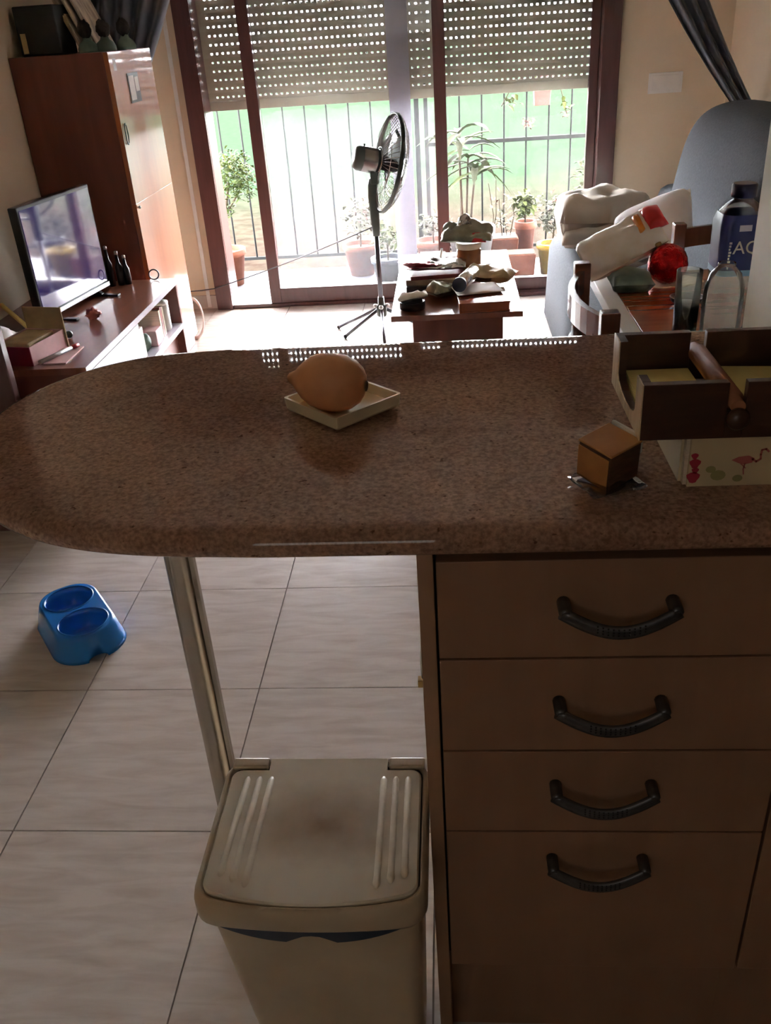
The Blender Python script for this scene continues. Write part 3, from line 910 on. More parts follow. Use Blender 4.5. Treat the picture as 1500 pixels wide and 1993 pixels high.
# trees far behind the lawn, seen as light and dark behind the shutter holes
for k, (x, y, s, lab) in enumerate(((-7, 38, 1.0, 'leafy garden tree at the far left end of the lawn'), (1.5, 44, 1.2, 'tall leafy garden tree standing at the middle of the lawn edge'), (9, 36, .9, 'small leafy garden tree at the far right of the lawn'))):
    t = thing('garden_tree', lab, 'tree', (x, y, -.1), group='garden trees beyond the lawn')
    b = MB(); b.tube([(x, y, -.1), (x + .1, y, 1.2 * s), (x, y, 2.6 * s)], [.2 * s, .15 * s, .1 * s], 8); wpart(b, 'trunk', M['stem'], t)
    b = MB(); foliage(b, (x, y, 3.2 * s), 2.0 * s, 500, .5, rng, .8); wpart(b, 'crown', M['leaf'], t)

# ================================================================== WORKTOP
wt = thing('worktop', 'speckled brown polished granite breakfast bar with rounded end', 'worktop', (-.397, 1.05, 0))


def worktop_outline():
    pts = []
    xr, yf, yb = 1.615, .752, 1.357
    pts.append((xr, yf)); 
    for k in range(1, 12):
        pts.append((xr + (-.20 - xr) * k / 12, yf))
    # rounded left end, hand-fitted: front bulge, tip, back shoulder
    ctrl = [(-.20, .753), (-.27, .757), (-.34, .763), (-.41, .778), (-.47, .803), (-.525, .842), (-.575, .895), (-.612, .955), (-.634, 1.02), (-.643, 1.08),
            (-.641, 1.135), (-.628, 1.19), (-.603, 1.242), (-.567, 1.287), (-.52, 1.322), (-.47, 1.343), (-.42, 1.353), (-.36, 1.357)]
    # resample with Catmull-Rom
    for i in range(len(ctrl) - 1):
        p0 = ctrl[max(i - 1, 0)]; p1 = ctrl[i]; p2 = ctrl[i + 1]; p3 = ctrl[min(i + 2, len(ctrl) - 1)]
        for s in range(4):
            t_ = s / 4
            q = []
            for c in (0, 1):
                q.append(.5 * (2 * p1[c] + (p2[c] - p0[c]) * t_ + (2 * p0[c] - 5 * p1[c] + 4 * p2[c] - p3[c]) * t_ ** 2 + (3 * p1[c] - p0[c] - 3 * p2[c] + p3[c]) * t_ ** 3))
            pts.append(tuple(q))
    for k in range(12):
        pts.append((-.36 + (xr + .36) * k / 11, yb))
    return pts


ol = worktop_outline()
nrm = []
for i in range(len(ol)):
    a, b_ = Vector(ol[i - 1]), Vector(ol[(i + 1) % len(ol)])
    d = (b_ - a).normalized()
    nrm.append(Vector((d.y, -d.x)))
# walking front (right to left), then the tip, then back: the outline is clockwise seen from above -> inward = nrm rotated
cen = Vector((.3, 1.05))
rings = []
prof = [(.024, .920), (.010, .9225), (.003, .928), (.0, .9365), (.002, .945), (.008, .9515), (.016, .9545), (.024, .955)]
for off, z in prof:
    ring = []
    for p, n in zip(ol, nrm):
        p = Vector(p)
        inward = n if n.dot(cen - p) > 0 else -n
        q = p + inward * off
        if p.x > 1.6:
            q = Vector((p.x, p.y + (off if p.y < 1 else -off)))
        ring.append((q.x, q.y, z))
    rings.append(list(reversed(ring)))
b = MB(); b.loft(rings, True, True, True)
slab = wpart(b, 'slab', M['granite'], wt)
for p in slab.data.polygons:
    if len(p.vertices) > 8:
        p.use_smooth = False
b = MB().lathe([(.036, 0), (.036, .012), (.030, .016), (.0215, .02), (.0215, .900), (.032, .905), (.032, .9195)], 24, Tm((-.397, 1.05, 0)))
b.box(-.379, -.3725, 1.035, 1.046, .02, .90)
wpart(b, 'leg', M['alu'], wt)

# ================================================================== KITCHEN UNITS
dc = thing('drawer_cabinet', 'maple effect kitchen drawer cabinet with four drawers under worktop', 'cabinet', (.17, 1.05, 0))
wpart(MB().box(-.0435, -.0262, .785, 1.32, 0, .9195), 'side_panel', M['unit_side'], dc, .0008)
wpart(MB().box(-.0255, .369, .806, 1.32, .2195, .9195), 'body', M['dark_gap'], dc)
wpart(MB().box(-.0255, .3712, .833, .848, 0, .2185), 'plinth', M['unit_wood'], dc)


def arc_handle(parent, x0, x1, z, y, lab=None):
    """bowed pewter bar handle on two feet; drops in the middle"""
    b = MB()
    rings = []
    n = 18
    for k in range(n + 1):
        t = k / n
        x = x0 + (x1 - x0) * t
        s = math.sin(math.pi * t)
        zc = z - .021 * s
        yc = y - .022 - .007 * s
        hz = .0078 + .0008 * math.sin(math.pi * t)
        hy = .0042
        tx = Vector((1, 0, -.021 * math.pi * math.cos(math.pi * t) / (x1 - x0))).normalized()
        up = Vector((-tx.z, 0, tx.x))
        c = Vector((x, yc, zc))
        ring = []
        for m_ in range(10):
            a = 2 * math.pi * m_ / 10
            ring.append(c + up * hz * math.cos(a) + Vector((0, 1, 0)) * hy * math.sin(a))
        rings.append(ring)
    b.loft(rings)
    for x in (x0 + .004, x1 - .004):
        b.tube([(x, y, z), (x, y - .012, z), (x, y - .0225, z), (x, y - .026, z)], [.0072, .0074, .0072, .0045], 12)
    h = wpart(b, 'handle', M['pewter'], parent)
    # knurled grip dots along the middle
    d = MB()
    for k in range(10):
        t = .30 + .4 * k / 9
        x = x0 + (x1 - x0) * t
        s = math.sin(math.pi * t)
        for dz in (-.001, .0025, .0055):
            zc = z - .021 * s + dz
            yf = y - .022 - .007 * s - .0042 * math.sqrt(max(0, 1 - (dz / .0084) ** 2))
            d.box(x - .0008, x + .0008, yf - .0003, yf + .001, zc - .0008, zc + .0008)
    wpart(d, 'grip_dots', M['dark_gap'], h)
    return h


for (za, zb, hz) in ((.7705, .8985, .846), (.6315, .7675, .7085), (.4935, .6285, .5765), (.2195, .4905, .4455)):
    d = wpart(MB().box(-.0235, .368, .785, .804, za, zb), 'drawer', M['unit_wood'], dc, .0012)
    arc_handle(d, .107, .229, hz, .785)
kc = thing('door_cabinet', 'maple effect kitchen cupboard with plain door right of drawers', 'cabinet', (.62, 1.05, 0))
wpart(MB().box(.3725, .90, .806, 1.32, .2195, .9195), 'body', M['dark_gap'], kc)
wpart(MB().box(.3715, .90, .785, .804, .2195, .8985), 'door', M['unit_wood'], kc, .0012)
wpart(MB().box(.3715, .90, .833, .848, 0, .2185), 'plinth', M['unit_wood'], kc)
# small brass hook with a scrap of cord on the hidden side of the cabinet
hk = thing('brass_hook', 'small brass hook with pale cord on the side of the cabinet', 'hook', (-.052, 1.0, .55))
wpart(MB().box(-.062, -.0436, .992, 1.004, .552, .564).tube([(-.050, .998, .552), (-.050, .998, .535), (-.047, .998, .526)], .003, 6), 'hook', M['brass'], hk)
wpart(MB().tube([(-.054, .998, .565), (-.055, .998, .60), (-.0515, .998, .64)], .0025, 6), 'cord', M['icing'], hk)

# ================================================================== THINGS ON THE WORKTOP
CT = .955
# square dish
ds = thing('square_dish', 'small square cream ceramic dish on the granite worktop', 'dish', (-.145, 1.072, CT), math.radians(45))
hs = .0535
b = MB()
o4 = rrect(-hs, hs, -hs, hs, .004, 3)
i4 = rrect(-hs + .0035, hs - .0035, -hs + .0035, hs - .0035, .003, 3)
b.loft([[(x * .96, y * .96, .004) for x, y in o4], [(x, y, .007) for x, y in o4], [(x * 1.03, y * 1.03, .0215) for x, y in o4], [(x * 1.03, y * 1.03, .0215) for x, y in i4], [(x, y, .0085) for x, y in i4]], True, True, False)
b.build('dish', M['dish'], ds)
MB().prism([(x * .8, y * .8) for x, y in o4], 0.0, .0045).build('foot', M['dish'], ds)
# lemon
lm = thing('lemon', 'ripe orange yellow lemon lying in the cream dish', 'fruit', (-.155, 1.056, CT + .0085))
ax = Vector((-.95, .22, .06)).normalized()
prof_l = [(.001, -.0500), (.008, -.0495), (.016, -.047), (.0255, -.041), (.0335, -.031), (.0385, -.018), (.0405, -.003), (.0395, .012), (.0355, .026), (.0285, .038), (.0195, .047), (.0125, .0525), (.0095, .057), (.007, .0615), (.0035, .064), (.0005, .0645)]
b = MB().lathe(prof_l, 32, align(ax, (0, 0, .0375)) @ Matrix.Scale(.925, 4))
for p in b.v:
    k = noise.noise(p * 55) * .0007 + noise.noise(p * 20) * .0012
    d = (p - Vector((0, 0, .0375)))
    if d.length > 1e-5:
        p += d.normalized() * k
b.build('peel', M['lemon'], lm)
MB().lathe([(.0075, -.0500), (.0072, -.0512), (.004, -.0516), (.001, -.0506)], 12, align(ax, (0, 0, .0375)) @ Matrix.Scale(.925, 4)).build('stem_scar', M['lemon_dark'], lm)
# box with flamingo print
tb = thing('flamingo_box', 'cream card box printed with a pink flamingo under napkin holder', 'box', (.33, .915, CT))
BX0, BX1, BY0, BY1, BZ = .2395, .425, .833, .985, 1.0115
wpart(MB().box(BX0, BX1, BY0, BY1, CT, BZ), 'box', M['tea_box'], tb, .0008)
# stacked card layers peeking out of the left side
wpart(MB().box(BX0 - .0035, BX0, BY0 + .004, BY1, CT + .001, BZ - .001), 'card_layer', M['book_edge'], tb)
wpart(MB().box(BX0 - .0065, BX0 - .0038, BY0 + .012, BY1, CT + .001, BZ - .002), 'card_layer', M['tea_box'], tb)
yy = BY0 - .0004
# flamingo: body, neck, leg as flat print
fl = MB()
fx, fz = .2985, .9845
body = [(fx - .017, fz + .0005), (fx - .010, fz + .004), (fx, fz + .005), (fx + .006, fz + .002), (fx + .004, fz - .003), (fx - .004, fz - .005), (fx - .010, fz - .003)]
fl.add([(x, yy, z) for x, z in body], [tuple(range(len(body)))])


def strip(mb, pts, w, y):
    for a, b_ in zip(pts[:-1], pts[1:]):
        a, b_ = Vector((a[0], 0, a[1])), Vector((b_[0], 0, b_[1]))
        d = (b_ - a).normalized(); s = Vector((-d.z, 0, d.x)) * w / 2
        mb.add([Vector((q.x, y, q.z)) for q in (a - s - d * w * .3, b_ - s + d * w * .3, b_ + s + d * w * .3, a + s - d * w * .3)], [(0, 1, 2, 3)])


strip(fl, [(fx + .004, fz + .001), (fx + .008, fz - .002), (fx + .012, fz + .001), (fx + .0115, fz + .006), (fx + .012, fz + .011), (fx + .016, fz + .012), (fx + .019, fz + .009)], .0022, yy)
strip(fl, [(fx - .003, fz - .004), (fx - .004, fz - .010), (fx - .003, fz - .016)], .0014, yy)
strip(fl, [(fx - .007, fz - .004), (fx - .002, fz - .009)], .0012, yy)
wpart(fl, 'flamingo_print', M['pink_print'], tb)
b = MB()
for (cx, cz, r_) in ((.2445, .9905, .0035), (.2455, .982, .0055), (.2465, .974, .0035), (.245, .966, .0065)):
    b.add([(cx + r_ * (1 + .25 * math.sin(3 * a)) * math.cos(a), yy, cz + r_ * math.sin(a)) for a in [k * math.pi / 6 for k in range(12)]], [tuple(range(12))])
wpart(b, 'red_blossom_print', M['red_print'], tb)
b = MB()
for (cx, cz, r_) in ((.262, .975, .004), (.270, .968, .006), (.290, .964, .004)):
    b.add([(cx + r_ * 1.3 * math.cos(a), yy - .0001, cz + r_ * math.sin(a)) for a in [k * math.pi / 6 for k in range(12)]], [tuple(range(12))])
wpart(b, 'olive_leaf_print', M['olive_print'], tb)
b = MB()
for k in range(6):
    a0 = math.radians(20 + 28 * k)
    cx, cz = .346, .966
    b.add([(cx, yy, cz), (cx + .016 * math.cos(a0), yy, cz + .013 * math.sin(a0)), (cx + .014 * math.cos(a0 + .25), yy, cz + .012 * math.sin(a0 + .25))], [(0, 1, 2)])
wpart(b, 'palm_print', M['teal_print'], tb)

# wooden napkin holder on the box
nhd = thing('napkin_holder', 'dark wooden napkin holder tray with round weight rod', 'napkin holder', (.278, .912, BZ))
NX0, NX1, NY0, NY1, NZ0, NZ1 = .186, .370, .829, .995, BZ, 1.071
SLX0, SLX1, SLZ = .2690, .2865, 1.040
th = .010
for (ya, yb) in ((NY0, NY0 + th), (NY1 - th, NY1)):
    b = MB().box(NX0 + .0005, SLX0, ya, yb, NZ0, NZ1).box(SLX1, NX1 - .0005, ya, yb, NZ0, NZ1).box(SLX0, SLX1, ya, yb, NZ0, SLZ)
    wpart(b, 'long_panel', M['dark_wood'], nhd, .0006)
for (xa, xb, m_) in ((NX0, NX0 + .009, M['dark_wood']), (NX1 - .009, NX1, M['dark_wood'])):
    # side with a U notch cut from the top
    prof2 = [(NY0 + th, NZ0), (NY1 - th, NZ0), (NY1 - th, NZ1), (NY1 - .033, NZ1)]
    for k in range(7):
        a = math.pi * k / 6
        yc, ry = (NY0 + .030 + NY1 - .033) / 2, (NY1 - .033 - NY0 - .030) / 2
        prof2.append((yc + ry * math.cos(a), 1.022 + .012 - .012 * math.sin(a) * 1.0 - .0))
    prof2 += [(NY0 + .030, NZ1), (NY0 + th, NZ1)]
    b = MB().loft([[(xa + .0008, y, z) for y, z in prof2], [(xb, y, z) for y, z in prof2]], True, True, False)
    s_ = wpart(b, 'end_panel', m_, nhd)
    if xa == NX0:
        b = MB().loft([[(xa - .0006, y, z) for y, z in prof2], [(xa + .0007, y, z) for y, z in prof2]], True, True, False)
        b.box(xa - .0006, xa + .0005, NY0, NY0 + th, NZ0, NZ1).box(xa - .0006, xa + .0005, NY1 - th, NY1, NZ0, NZ1)
        wpart(b, 'lit_face', M['lit_face_wood'], s_, label='outer face painted pale for the window light')  # thin face added; its pale colour stands for window light
wpart(MB().box(NX0 + .009, NX1 - .009, NY0 + th, NY1 - th, NZ0, NZ0 + .004), 'base', M['dark_wood'], nhd)
rod = MB().tube([(.2778, NY0 - .006, SLZ + .0075), (.2778, NY0 + .012, SLZ + .0075), (.2778, NY0 + .0125, SLZ + .0075), (.2778, NY1 - .0125, SLZ + .0075), (.2778, NY1 - .012, SLZ + .0075), (.2778, NY1 + .006, SLZ + .0075)],
                [.0070, .0070, .0105, .0105, .0070, .0070], 20)
rd = wpart(rod, 'weight_rod', M['dowel'], nhd)
wpart(MB().ball((.2778, NY0 - .009, SLZ - .004), .0115, .008, .0115), 'knob', M['dark_wood'], rd)
for (k, (x0, x1, ang, zz)) in enumerate(((.198, .268, .0, .0), (.292, .352, -.12, .0), (.290, .350, -.02, -.0015))):
    n_sheets = 6
    b = MB()
    for s in range(n_sheets):
        z0 = NZ0 + .0045 + s * .0026 + zz
        b.box(-(x1 - x0) / 2, (x1 - x0) / 2, -.065, .065, z0, z0 + .0021, Tm(((x0 + x1) / 2 + .0006 * math.sin(s * 2.1), .914 + .0007 * math.cos(s), 0), rz=ang))
    if k == 2:
        continue
    solo(b, 'napkin_stack', M['napkin'], 'yellow paper napkins %s weight rod' % ('left of the' if k == 0 else 'skewed in the holder right of the'), 'napkins', group='yellow napkins in the holder')

# wrapped caramel cube
ck = thing('wrapped_cake', 'small caramel cake cube with chocolate sides, tilted on clear wrapper', 'cake', (.163, .838, CT))
Tc = Tm((.160, .846, CT + .0275), rz=math.radians(38)) @ Tm(rx=math.radians(7), ry=math.radians(-6))
Tl = Matrix.Translation((-.163, -.838, -CT))
hc = .0225
MB().box(-hc, hc, -hc, hc, -hc * .85, hc * 1.05, Tl @ Tc).build('cake', M['choc'], ck, .002)
MB().box(-hc - .0006, hc + .0006, -hc - .0006, hc + .0006, hc * 1.05, hc * 1.05 + .0025, Tl @ Tc).build('caramel_top', M['caramel'], ck, .001)
MB().box(hc + .0008, hc + .0055, -hc * .9, hc * .95, hc * .3, hc * 1.05 + .0055, Tl @ Tc).build('icing', M['icing'], ck, .0018)
MB().box(-hc - .0012, -hc - .0002, -hc * .9, hc * .95, -hc * .8, hc * .9, Tl @ Tc).build('caramel_side', M['caramel'], ck, .0004)
b = MB().puff(.068, .058, .010, 10, 8, .006, 45, 2, Tm((-.004, 0, .0062), rz=.4), flat=.9)
b.build('wrapper', M['wrap'], ck)

# ================================================================== WASTE BIN
bn = thing('waste_bin', 'cream plastic pedal-less waste bin with stained lid beside drawers', 'bin', (-.19, .785, 0))
bx0, bx1, by0, by1 = -.331, -.0465, .672, .905
def rr(x0, x1, y0, y1, z, r=.022, bow=0.0):
    pts = rrect(x0, x1, y0, y1, r, 5)
    a_, b_ = pts[17], pts[18]        # fill the straight front edge so that it can bow
    pts = pts[:18] + [(a_[0] + (b_[0] - a_[0]) * k / 12, a_[1]) for k in range(1, 12)] + pts[18:]
    out = []
    for x, y in pts:
        if y < (y0 + y1) / 2 and bow:
            u = (x - (x0 + x1) / 2) / ((x1 - x0) / 2)
            y = y - bow * max(0, 1 - abs(u) ** 2)
        out.append((x, y, z))
    return out
b = MB().loft([rr(bx0 + .055, bx1 - .022, by0 + .035, by1 - .02, .004), rr(bx0 + .047, bx1 - .019, by0 + .028, by1 - .016, .10), rr(bx0 + .016, bx1 - .009, by0 + .010, by1 - .006, .44), rr(bx0 + .014, bx1 - .008, by0 + .009, by1 - .005, .458)], True, True, True)
wpart(b, 'body', M['cream_pl'], bn)
# rim: thick rounded collar with bowed front
b = MB().loft([rr(bx0 + .004, bx1 - .003, by0 + .004, by1 - .002, .455, .024, .010), rr(bx0, bx1, by0, by1, .464, .026, .012), rr(bx0, bx1, by0, by1, .484, .026, .013), rr(bx0 + .002, bx1 - .002, by0 + .002, by1 - .002, .494, .025, .012), rr(bx0 + .008, bx1 - .006, by0 + .007, by1 - .005, .499, .022, .012), rr(bx0 + .0095, bx1 - .0075, by0 + .0125, by1 - .007, .4985, .021, .019), rr(bx0 + .011, bx1 - .009, by0 + .0135, by1 - .008, .490, .02, .019)], True, True, True)
wpart(b, 'rim', M['cream_pl'], bn)
wpart(MB().loft([rr(bx0 + .0092, bx1 - .0072, by0 + .0085, by1 - .0065, .4905, .021, .012), rr(bx0 + .0092, bx1 - .0072, by0 + .0085, by1 - .0065, .4912, .021, .012)], True, True, False), 'seam', M['dark_line'], bn)  # thin dark ring laid in the gap around the lid
# lid: flat plate with bulged front edge and hinge blocks
lidp = [rr(bx0 + .0125, bx1 - .0105, by0 + .0155, by1 - .022, .491, .014, .0195), rr(bx0 + .0125, bx1 - .0105, by0 + .0155, by1 - .022, .4995, .014, .0195), rr(bx0 + .0145, bx1 - .0125, by0 + .0175, by1 - .024, .5015, .013, .0195)]
lb = MB().loft(lidp, True, True, True)
lb.box(-.268, -.104, by1 - .024, by1 - .002, .4935, .5012)
lid = wpart(lb, 'lid', M['lid'], bn)
lid.data.polygons.foreach_set('use_smooth', [False] * len(lid.data.polygons))
for (xa, xb) in ((bx0 + .010, -.270), (-.102, bx1 - .006)):
    wpart(MB().box(xa, xb, by1 - .019, by1 - .001, .4950, .5035), 'hinge_block', M['cream_pl'], bn, .003)
for sx in (-1, 1):
    for k in range(3):
        if sx < 0:
            x = bx0 + .036 + k * .0165
            x2 = x - .004
        else:
            x = bx1 - .028 - k * .0165
            x2 = x + .001
        ye = by0 + .042 - .0075 * k
        p = MB()
        pts = [(x, by1 - .036, .4985), (x, by1 - .042, .4990), (x2, ye + .010, .4990), (x2, ye, .5012), (x2, ye - .006, .4985)]
        p.tube(pts, [.0035, .0050, .0050, .0050, .0035], 10)
        wpart(p, 'ridge', M['lid'], lid)
# dark blue inner lip showing below the rim at the front, with a thumb notch
lens = MB()
npt = 24
ys = by0 + .0062
top_, bot_ = [], []
for k in range(npt + 1):
    u = 2 * k / npt - 1
    x = (bx0 + bx1) / 2 - .002 + u * .127
    dz = .040 * (1 - abs(u) ** 2.4)
    if abs(u) < .19:
        dz -= .013 * math.sqrt(max(0, 1 - (u / .19) ** 2))
    top_.append((x, ys, .456)); bot_.append((x, ys + .0012, .4558 - dz))
lens.loft([top_, bot_], False, False, False, False)
lens.loft([[(x, y + .006, z) for x, y, z in top_], [(x, y + .006, z) for x, y, z in bot_]], False, False, False, False)
lens.loft([bot_, [(x, y + .006, z) for x, y, z in bot_]], False, False, False, False)
wpart(lens, 'blue_lip', M['navy'], bn)

# ================================================================== PET BOWL
pb = thing('pet_bowl', 'blue plastic double pet bowl on the tiled floor', 'pet bowl', (-1.026, 1.886, 0), math.atan2(-.8, .6))
def stad(L, W, n=10):
    pts = []
    r = W / 2
    h = L / 2 - r
    for k in range(n + 1):
        a = -math.pi / 2 + math.pi * k / n
        pts.append((h + r * math.cos(a), r * math.sin(a)))
    for k in range(n + 1):
        a = math.pi / 2 + math.pi * k / n
        pts.append((-h + r * math.cos(a), r * math.sin(a)))
    return pts
# squarer than a stadium: blend with a rounded rectangle
def bowl_ring(L, W, z):
    return [(x, y, z) for x, y in rrect(-L / 2, L / 2, -W / 2, W / 2, min(L, W) * .44, 10)]
b = MB().loft([bowl_ring(.315, .195, 0), bowl_ring(.308, .188, .010), bowl_ring(.282, .160, .060), bowl_ring(.276, .154, .067), bowl_ring(.268, .146, .069)], True, True, True)
body = b.build('bowl_body', M['blue_pl'], pb)
cut = []
for sx in (-.066, .066):
    c_ = MB().lathe([(.044, .012), (.052, .018), (.0585, .05), (.0605, .072), (.0605, .10)], 40, Tm((sx, 0, 0), s=(1, 1.06, 1))).build('cut', M['blue_pl'], pb)
    cut.append(c_)
for sx in (-1, 1):
    cut.append(MB().lathe([(.013, -.03), (.013, .03)], 16, Tm((sx * .155, 0, 0), ry=math.pi / 2, s=(1, 2.0, 1))).build('cut', M['blue_pl'], pb))
bpy.context.view_layer.update()
applied_boolean(body, cut)
for sx in (-.066, .066):
    MB().ring(.0612, .0022, Tm((sx, 0, .0688), s=(1, 1.06, 1)), 40, 8).build('rim', M['blue_pl'], pb)

# ================================================================== TALL CABINET
tc_ = thing('tall_cabinet', 'tall cherry wood cabinet with glossy doors in the window corner', 'cabinet', (-1.49, 4.05, 0))
CY0, CY1, CXF, CZ = 3.772, 4.335, -1.300, 1.357
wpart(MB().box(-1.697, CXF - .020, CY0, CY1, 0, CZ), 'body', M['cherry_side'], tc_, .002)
d = wpart(MB().box(CXF - .0195, CXF, CY0 + .002, CY1 - .002, .7912, CZ - .002), 'door', M['cherry_door'], tc_, .0004)
wpart(MB().ring(.020, .0022, Tm((CXF + .004, 3.812, 1.058), ry=math.pi / 2) @ Tm(s=(1.9, .75, 1)), 28, 6), 'handle', M['pewter'], d)
wpart(MB().box(CXF, CXF + .0006, 3.815, 3.850, 1.288, 1.330), 'label', M['paper'], d)
wpart(MB().box(CXF, CXF + .0025, 3.955, 4.095, 1.160, 1.272), 'clipping', M['mag_dark'], d)
wpart(MB().box(CXF + .0025, CXF + .003, 3.965, 4.03, 1.17, 1.262).box(CXF + .0025, CXF + .003, 4.04, 4.088, 1.20, 1.255), 'clipping_photo', M['paper'], d)
d = wpart(MB().box(CXF - .0195, CXF, CY0 + .002, CY1 - .002, .06, .790), 'door', M['cherry_door'], tc_, .0004)
wpart(MB().ball((CXF + .006, 3.795, .775), .006), 'knob', M['silver_pl'], d)
# on the cabinet: black speaker-like box, leaning photo boards, three busts
CZT = CZ
sp = thing('black_box', 'black box standing on the tall cabinet by the wall', 'box', (-1.585, 3.93, CZT))
wpart(MB().box(-1.668, -1.505, 3.84, 4.02, CZT, 1.53), 'box', M['black_matt'], sp, .006)
wpart(MB().box(-1.655, -1.635, 3.836, 3.840, CZT + .01, CZT + .08), 'tan_mark', M['tan_card'], sp)
pbn = thing('photo_boards', 'photo collage boards leaning on top of the tall cabinet', 'photo frame', (-1.43, 3.98, CZT))
for k, (x0, y0) in enumerate(((-1.452, 3.93), (-1.425, 3.955), (-1.40, 3.98))):
    Tp = Tm((x0, y0, CZT), ry=math.radians(-23))
    wpart(MB().box(-.004, .004, 0, .22, .0015, .30, Tp), 'board', M['mag_tan'] if k == 0 else M['photo'], pbn)
    if k == 0:
        wpart(MB().box(.0045, .006, .015, .205, .02, .28, Tp), 'collage', M['photo'], pbn)
for k, (x, y) in enumerate(((-1.405, 3.87), (-1.338, 3.885), (-1.300, 4.02))):
    bt = thing('bust_figurine', ('black haired bust figurine in grey green, nearest the photo boards', 'black haired bust figurine in grey green, middle of three', 'black haired bust figurine in grey green, nearest the window curtain')[k], 'figurine', (x, y, CZT), group='bust figurines on the tall cabinet')
    wpart(MB().lathe([(.034, CZT), (.036, CZT + .012), (.030, CZT + .030), (.016, CZT + .042), (.012, CZT + .056)], 18, Tm((x, y, 0), s=(1.15, .8, 1))), 'shoulders', M['green_cloth'], bt)
    wpart(MB().ball((x, y + .004, CZT + .072), .021, .023, .026), 'face', M['green_cloth'], bt)
    wpart(MB().ball((x, y - .004, CZT + .080), .026, .026, .032, bump=.25, freq=60), 'hair', M['hair'], bt)

# ================================================================== TV UNIT
tu = thing('tv_unit', 'low cherry wood television unit with pale front and open shelf', 'tv unit', (-1.42, 3.13, 0))
UX, UY0, UY1, UZ = -1.156, 2.592, 3.682, .500
wpart(MB().box(-1.697, UX, UY0, UY1, UZ - .022, UZ), 'top', M['cherry'], tu)
wpart(MB().box(UX, UX + .0015, UY0, UY1, UZ - .022, UZ), 'edge_band', M['lam_pale'], tu)
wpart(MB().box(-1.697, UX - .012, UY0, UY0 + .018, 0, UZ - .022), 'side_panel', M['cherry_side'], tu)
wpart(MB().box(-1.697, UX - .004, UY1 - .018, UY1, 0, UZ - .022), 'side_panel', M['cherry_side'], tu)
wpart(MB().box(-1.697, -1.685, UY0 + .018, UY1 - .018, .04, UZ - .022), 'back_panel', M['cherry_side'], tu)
wpart(MB().box(-1.685, UX, UY0 + .018, UY1 - .018, .290, .312), 'shelf', M['lam_pale'], tu)
wpart(MB().box(-1.685, UX - .02, 3.118, 3.134, .312, UZ - .022), 'divider', M['lam_pale'], tu)
wpart(MB().box(UX - .018, UX, UY0 + .003, 3.128, .318, UZ - .026), 'drawer', M['lam_pale'], tu, .001)
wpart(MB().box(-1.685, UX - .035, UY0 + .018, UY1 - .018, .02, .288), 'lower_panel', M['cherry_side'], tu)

# things on the open shelf
SZ = .312
solo(MB().box(-1.26, -1.185, 3.16, 3.245, SZ, SZ + .118), 'carton', M['icing'], 'white and green carton standing at left end of open shelf', 'carton', .003)
b = MB().ball((-1.215, 3.30, SZ + .035), .034, .034, .035, bump=.2, freq=40)
solo(b, 'plush_toy', M['green_cloth'], 'small dark plush ball beside the white carton on shelf', 'toy')
solo(MB().box(-1.235, -1.175, 3.355, 3.43, SZ, SZ + .062), 'pink_box', M['pink_card'], 'small pink box at the front of the open shelf', 'box', .002)
for k, (y0, w_, m_, lab, hh) in enumerate(((3.455, .020, 'book_edge', 'pale spined book, first of the row on open shelf', .115), (3.477, .024, 'mag_red', 'red spined book in the row on open shelf', .122), (3.503, .016, 'mag_tan', 'tan spined thin book in the row on open shelf', .118))):
    bk = thing('book', lab, 'book', (-1.26, y0 + w_ / 2, SZ), group='books on the open shelf')
    wpart(MB().box(-1.33, -1.185, y0, y0 + .002, SZ, SZ + hh).box(-1.33, -1.185, y0 + w_ - .002, y0 + w_, SZ, SZ + hh).box(-1.187, -1.185, y0, y0 + w_, SZ, SZ + hh), 'cover', M[m_], bk)
    wpart(MB().box(-1.328, -1.188, y0 + .002, y0 + w_ - .002, SZ, SZ + hh - .003), 'pages', M['book_edge'], bk)
mg = thing('mug', 'white lidded mug at right end of the open shelf', 'mug', (-1.215, 3.575, SZ))
wpart(MB().lathe([(.032, SZ), (.036, SZ + .01), (.036, SZ + .11), (.033, SZ + .11)], 20, Tm((-1.215, 3.575, 0))), 'cup', M['white_pl'], mg)
wpart(MB().lathe([(.037, SZ + .11), (.037, SZ + .12), (.015, SZ + .128)], 20, Tm((-1.215, 3.575, 0))), 'lid', M['white_pl'], mg)

# television
TVZ = UZ
tv = thing('television', 'flat television on two feet reflecting the bright window', 'television', (-1.43, 3.26, TVZ), 0)
Pbl, Pbr = Vector((-1.478, 3.055, 0)), Vector((-1.398, 3.535, 0))
dtv = (Pbr - Pbl); Ltv = dtv.length; dtv.normalize()
tv.location = ((Pbl + Pbr) / 2).to_tuple()[:2] + (TVZ,)
tv.rotation_euler = (0, 0, math.atan2(dtv.y, dtv.x))
# local x along the screen (away from the viewer), local -y is the viewing side? screen faces +X world
Hb, Ht = .022, .415
MB().box(-Ltv / 2, Ltv / 2, -.004, .030, Hb, Ht).build('housing', M['black_pl'], tv, .004)
MB().box(-Ltv / 2 + .012, Ltv / 2 - .012, -.0065, -.0042, Hb + .022, Ht - .012).build('screen', M['screen'], tv)
MB().box(-Ltv / 2, Ltv / 2, -.009, -.004, Hb, Hb + .016).build('silver_trim', M['silver_pl'], tv)
for sx in (-.16, .16):
    b = MB().box(sx - .012, sx + .012, -.09, .09, 0, .008).hexa([(sx - .01, -.02, .008), (sx + .01, -.02, .008), (sx + .01, .02, .008), (sx - .01, .02, .008)], [(sx - .01, .005, .03), (sx + .01, .005, .03), (sx + .01, .02, .03), (sx - .01, .02, .03)])
    b.build('foot', M['black_pl'], tv, .002)

